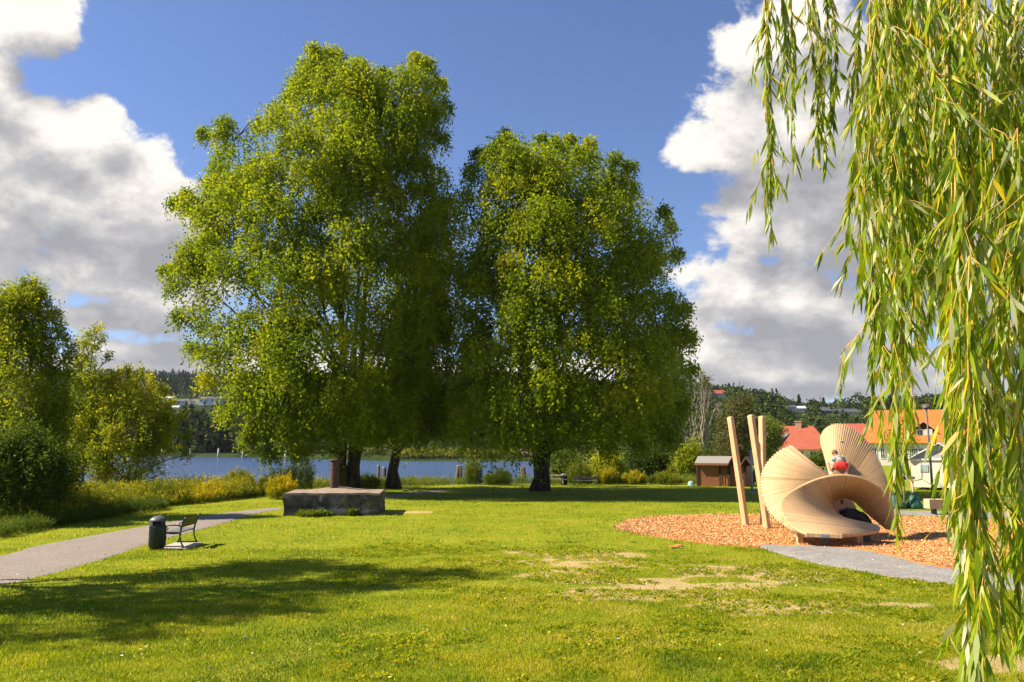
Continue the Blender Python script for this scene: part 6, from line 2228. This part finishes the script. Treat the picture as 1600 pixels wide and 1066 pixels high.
def ellip(mb, c, r, n=14, m=10, fn=None):
    vs = []; fs = []
    c = Vector(c)
    for i in range(m + 1):
        a = PI * i / m
        for k in range(n):
            b = 2 * PI * k / n
            p = Vector((math.sin(a) * math.cos(b) * r[0], math.sin(a) * math.sin(b) * r[1], math.cos(a) * r[2]))
            if fn: p = fn(p)
            vs.append(c + p)
    for i in range(m):
        for k in range(n):
            fs.append((i * n + k, i * n + (k + 1) % n, (i + 1) * n + (k + 1) % n, (i + 1) * n + k))
    mb.add(vs, fs, True)


def child():
    s = 26.15 / F
    org = at(1311, 741.5, 26.15)
    t = thing("person", "crouching child in red shorts and grey shirt climbing on the wooden sculpture, seen from behind", "person", org, -0.36)
    J = [(0.06, 0.02, 0.27), (0.05, 0.13, 0.38), (0.02, 0.24, 0.47), (-0.02, 0.33, 0.53), (-0.06, 0.385, 0.59),      # pelvis, waist, chest, neck base, neck
         (-0.05, 0.03, 0.26), (-0.32, 0.18, 0.42), (-0.30, 0.10, 0.25), (-0.22, 0.05, 0.06), (-0.25, 0.14, 0.03),     # left hip, knee, mid shin, ankle, toes
         (0.17, 0.03, 0.26), (0.33, 0.26, 0.38), (0.27, 0.14, 0.22), (0.20, 0.04, 0.06), (0.24, 0.13, 0.03),           # right
         (-0.12, 0.29, 0.49), (-0.20, 0.42, 0.38), (-0.17, 0.50, 0.24),                                                # left arm
         (0.15, 0.30, 0.48), (0.22, 0.44, 0.40), (0.20, 0.52, 0.26)]
    E = [(0, 1), (1, 2), (2, 3), (3, 4), (0, 5), (5, 6), (6, 7), (7, 8), (8, 9), (0, 10), (10, 11), (11, 12), (12, 13), (13, 14),
         (3, 15), (15, 16), (16, 17), (3, 18), (18, 19), (19, 20)]
    Rd = [0.105, 0.095, 0.10, 0.06, 0.042, 0.085, 0.052, 0.046, 0.032, 0.026, 0.085, 0.052, 0.046, 0.032, 0.026, 0.045, 0.033, 0.026, 0.045, 0.033, 0.026]
    skin_body("body", J, E, Rd, M["skin"], t)
    # hands flat on the wood: palm and five fingers each
    for w, sx in (((-0.17, 0.50, 0.24), -1), ((0.20, 0.52, 0.26), 1)):
        w = Vector(w)
        j = [tuple(w), tuple(w + Vector((0, 0.03, -0.035)))]
        e = [(0, 1)]; rr = [0.022, 0.024]
        for k in range(5):
            sp = (k - 2) * 0.014 * sx
            ln = [0.030, 0.042, 0.046, 0.042, 0.034][k]
            if k == 0: a, b = w + Vector((-0.026 * sx, 0.02, -0.02)), w + Vector((-0.045 * sx, 0.035, -0.035))
            else: a, b = w + Vector((sp, 0.05, -0.045)), w + Vector((sp * 1.3, 0.05 + ln * 0.6, -0.05 - ln * 0.5))
            i0 = len(j)
            j += [tuple(a), tuple(b)]; e += [(1, i0), (i0, i0 + 1)]; rr += [0.009, 0.007]
        skin_body("hand", j, e, rr, M["skin"], t, 1)
    # head bent forward, seen from behind
    hc = Vector((-0.085, 0.43, 0.645))
    tilt = Euler((R(-38), R(-12), R(14))).to_matrix()

    def shp(p):
        q = Vector(p)
        if q.y > 0: q.x *= 1 - 0.25 * q.y / 0.1 * max(0, -q.z) / 0.1
        return tilt @ q
    m = MB()
    ellip(m, hc, (0.082, 0.098, 0.112), 18, 14, shp)
    for sx in (-1, 1):
        ellip(m, hc + tilt @ Vector((sx * 0.083, -0.005, -0.012)), (0.012, 0.024, 0.034), 8, 6, lambda p: tilt @ p)
    ellip(m, hc + tilt @ Vector((0, 0.100, -0.018)), (0.014, 0.018, 0.022), 8, 6, lambda p: tilt @ p)
    m.build("head", M["skin"], t)
    m = MB()
    for sx in (-1, 1): ellip(m, hc + tilt @ Vector((sx * 0.032, 0.090, 0.006)), (0.011, 0.008, 0.007), 8, 6, lambda p: tilt @ p)
    m.build("eyes", M["dark_wood"], t)
    m = MB(); ellip(m, hc + tilt @ Vector((0, 0.088, -0.052)), (0.022, 0.008, 0.006), 8, 6, lambda p: tilt @ p); m.build("mouth", M["red_cloth"], t)

    def hr(p):
        q = Vector(p)
        if q.y > 0.02 and q.z < 0.05: q *= 0.88
        if q.z < -0.06: q *= 0.86
        q *= 1 + 0.035 * math.sin(q.x * 90) * math.sin(q.z * 70)
        return tilt @ q
    m = MB(); ellip(m, hc + tilt @ Vector((0, -0.012, 0.012)), (0.094, 0.106, 0.118), 22, 16, hr); m.build("hair", M["hair"], t)
    # shirt
    skin_body("shirt", [(0.055, 0.06, 0.33), J[1], J[2], J[3], J[15], (-0.19, 0.37, 0.43), J[18], (0.21, 0.39, 0.43)], [(0, 1), (1, 2), (2, 3), (3, 4), (4, 5), (3, 6), (6, 7)],
              [0.13, 0.135, 0.145, 0.085, 0.07, 0.058, 0.07, 0.058], M["shirt"], t)
    # shorts: seat and two short legs
    skin_body("shorts", [(0.06, 0.0, 0.275), (0.055, 0.09, 0.345), (-0.05, 0.02, 0.26), (-0.15, 0.09, 0.325), (0.17, 0.02, 0.26), (0.265, 0.15, 0.33)],
              [(0, 1), (0, 2), (2, 3), (0, 4), (4, 5)], [0.15, 0.125, 0.125, 0.085, 0.125, 0.085], M["red_cloth"], t)
    for (ax_, tx_) in ((J[8], J[9]), (J[13], J[14])):
        a, b = Vector(ax_), Vector(tx_)
        d = (b - a); d.z = 0; d.normalize()
        j = [tuple(a - d * 0.05 + Vector((0, 0, -0.02))), tuple(a + d * 0.03 + Vector((0, 0, -0.015))), tuple(a + d * 0.13 + Vector((0, 0, -0.03)))]
        skin_body("shoe", j, [(0, 1), (1, 2)], [0.042, 0.046, 0.036], M["white_shoe"], t, 2)


child()


# ------------------------------------------------------------------ the willow hanging in at the right
def willow():
    rng = np.random.default_rng(2024)
    tx, ty = 5.4, 3.2
    tz = gzf(tx, ty)
    t = thing("weeping_willow", "weeping willow with long yellow twigs and narrow leaves hanging in at the right", "tree", (tx, ty, tz))
    o = Vector((tx, ty, tz))
    strands = []
    # (top px, top py, bottom px, bottom py, depth)
    lead = [(1205, -40, 1196, 330, 4.6), (1232, -40, 1242, 235, 4.7), (1195, -40, 1205, 372, 4.6), (1222, -30, 1222, 150, 4.6), (1262, -40, 1290, 262, 4.8), (1290, -40, 1278, 240, 4.8), (1300, -40, 1300, 200, 4.9),
            (1270, -40, 1288, 180, 4.9),
            (1345, -40, 1345, 470, 4.7), (1368, -40, 1362, 640, 4.4), (1380, 100, 1378, 690, 4.2), (1392, 200, 1402, 770, 3.9), (1400, 300, 1401, 830, 3.8), (1415, 350, 1412, 720, 4.0), (1425, 100, 1420, 690, 4.1),
            (1440, 0, 1440, 560, 4.3), (1380, 250, 1360, 560, 4.5), (1365, -20, 1350, 430, 4.8),
            (1480, 100, 1486, 800, 3.5), (1492, 200, 1500, 900, 3.3), (1505, 300, 1512, 1020, 3.1), (1515, 400, 1508, 1085, 3.0), (1520, 500, 1530, 1075, 3.0), (1535, 300, 1528, 1060, 3.1), (1550, 200, 1556, 940, 3.3),
            (1570, 300, 1568, 965, 3.2), (1590, 200, 1592, 990, 3.1), (1605, 300, 1604, 1010, 3.0), (1580, 500, 1584, 900, 3.4), (1545, 560, 1540, 960, 3.2), (1500, 420, 1496, 820, 3.6), (1488, 300, 1480, 700, 3.8),
            (1515, 650, 1505, 1070, 2.95), (1532, 640, 1520, 1080, 3.0)]
    for a in lead: strands.append(a)
    for i in range(92):
        x = rng.uniform(1358, 1650)
        y0 = -60 + rng.uniform(0, 60) if rng.random() < 0.65 else rng.uniform(100, 500)
        lim = np.interp(x, [1335, 1360, 1400, 1440, 1470, 1500, 1640], [380, 470, 560, 480, 560, 800, 880])
        y1 = y0 + rng.uniform(250, 520)
        y1 = min(y1, lim * rng.uniform(0.8, 1.02))
        if y1 - y0 < 120: y0 = y1 - 240
        strands.append((x, y0, x + rng.normal() * 22, y1, rng.uniform(3.4, 5.6)))
    tw = MB()
    LP = []; LA = []; LN = []; LL = []; LT = []
    def leaves_on(p, n, scale, hang):
        """leaves hung along a polyline p (k,3)"""
        k = len(p)
        f = np.sort(rng.random(n)) * (k - 1.001)
        i = f.astype(int); fr = (f - i)[:, None]
        pos = p[i] * (1 - fr) + p[i + 1] * fr
        tang = unit(p[i + 1] - p[i])
        sd_ = rng.random(n) * 2 * PI
        out = np.column_stack([np.cos(sd_), np.sin(sd_), np.zeros(n)])
        ax = unit(tang * 0.9 + out * rng.uniform(0.10, 0.62, n)[:, None] + np.array([0, 0, -0.6]) + rng.normal(size=(n, 3)) * 0.10)
        nr = out * 0.7 + rng.normal(size=(n, 3)) * 0.5
        LP.append(pos); LA.append(ax); LN.append(nr)
        LL.append(rng.uniform(0.07, 0.15, n) * scale)
        t = np.clip(0.38 + rng.normal(size=n) * 0.17, 0, 0.72)
        t = np.where(rng.random(n) < 0.20, rng.uniform(0.82, 1.0, n), np.minimum(t, 0.68))
        t = np.where(rng.random(n) < 0.035, rng.uniform(0.71, 0.76, n), t)
        LT.append(t)
    for x0, y0, x1, y1, Y in strands:
        a, b = at(x0, y0, Y), at(x1, y1, Y + rng.normal() * 0.08)
        L = (b - a).length
        k = max(6, int(L / 0.12))
        ph = rng.random() * 6; amp = rng.uniform(0.01, 0.035)
        pts = []
        for i in range(k + 1):
            f = i / k
            p = a.lerp(b, f)
            p.x += amp * math.sin(ph + f * 5) * math.sin(PI * f); p.y += amp * math.cos(ph + f * 4) * math.sin(PI * f)
            pts.append(p)
        r0 = rng.uniform(0.0028, 0.0048)
        tw.tube([p - o for p in pts], [r0 * (1 - 0.75 * i / k) for i in range(k + 1)], 5, cap=False)
        P = np.array([tuple(p) for p in pts])
        leaves_on(P, int(L * 68), 1.0, 1)
        # side twigs
        for q in range(int(L * 5.5)):
            f = rng.random() * 0.85
            s = P[int(f * k)]
            ln = rng.uniform(0.12, 0.42)
            e = s + np.array([rng.normal() * 0.10, rng.normal() * 0.12, -ln])
            mdp = (s + e) / 2 + np.array([rng.normal() * 0.02, rng.normal() * 0.02, 0.03])
            pp = np.array([s, mdp, e])
            tw.tube([Vector(v) - o for v in pp], [0.0022, 0.0016, 0.0008], 4, cap=False)
            leaves_on(pp, int(ln * 48), 0.95, 1)
    tw.build("twigs", M["willow_twig"], t)
    P = np.concatenate(LP) - np.array(o); A = np.concatenate(LA); Nn = np.concatenate(LN); L = np.concatenate(LL); T = np.concatenate(LT)
    n = len(P)
    print("willow leaves", n)
    side = unit(np.cross(Nn, A)); nn = unit(np.cross(A, side))
    Wd = L * rng.uniform(0.10, 0.165, n)
    bend = rng.uniform(-0.18, 0.32, n)
    fr = np.array([0.0, 0.10, 0.35, 0.65, 1.0]); wd = np.array([0.05, 0.55, 1.0, 0.75, 0.02])
    V = np.empty((n, 10, 3))
    for j in range(5):
        c = P + A * (L * fr[j])[:, None] - nn * (L * bend * fr[j] ** 2)[:, None]
        V[:, 2 * j] = c + side * (Wd * wd[j] * 0.5)[:, None] + nn * (Wd * wd[j] * 0.12)[:, None]
        V[:, 2 * j + 1] = c - side * (Wd * wd[j] * 0.5)[:, None] + nn * (Wd * wd[j] * 0.12)[:, None]
    base = (np.arange(n) * 10)[:, None, None]
    Fc = (base + np.array([[2 * j, 2 * j + 1, 2 * j + 3, 2 * j + 2] for j in range(4)])[None]).reshape(-1, 4)
    np_mesh("crown", V.reshape(-1, 3), 4, M["willow"], t, tint=np.repeat(T, 4), faces=Fc, smooth=True)
    # trunk and arching boughs, out of frame, that the twigs hang from
    m = MB()
    m.tube([(0, 0, -0.2), (0.02, 0.05, 1.0), (-0.05, 0.1, 2.4), (-0.1, 0.1, 3.6)], [0.42, 0.33, 0.28, 0.24], 14)
    m.build("trunk", M["bark"], t)
    for k, (ex, ey, ez) in enumerate(((-3.9, 1.5, 5.0), (-2.6, 1.9, 5.6), (-3.0, 0.6, 4.8), (-1.2, 1.2, 5.8), (0.6, 1.6, 6.0), (-2.2, 0.2, 5.0))):
        m = MB()
        limb_mesh(m, (-0.1, 0.1, 3.3 + 0.05 * k), (ex, ey, ez), 0.13, 0.03, rng, 9, 0.28, 8)
        m.build("bough", M["bark"], t)


willow()
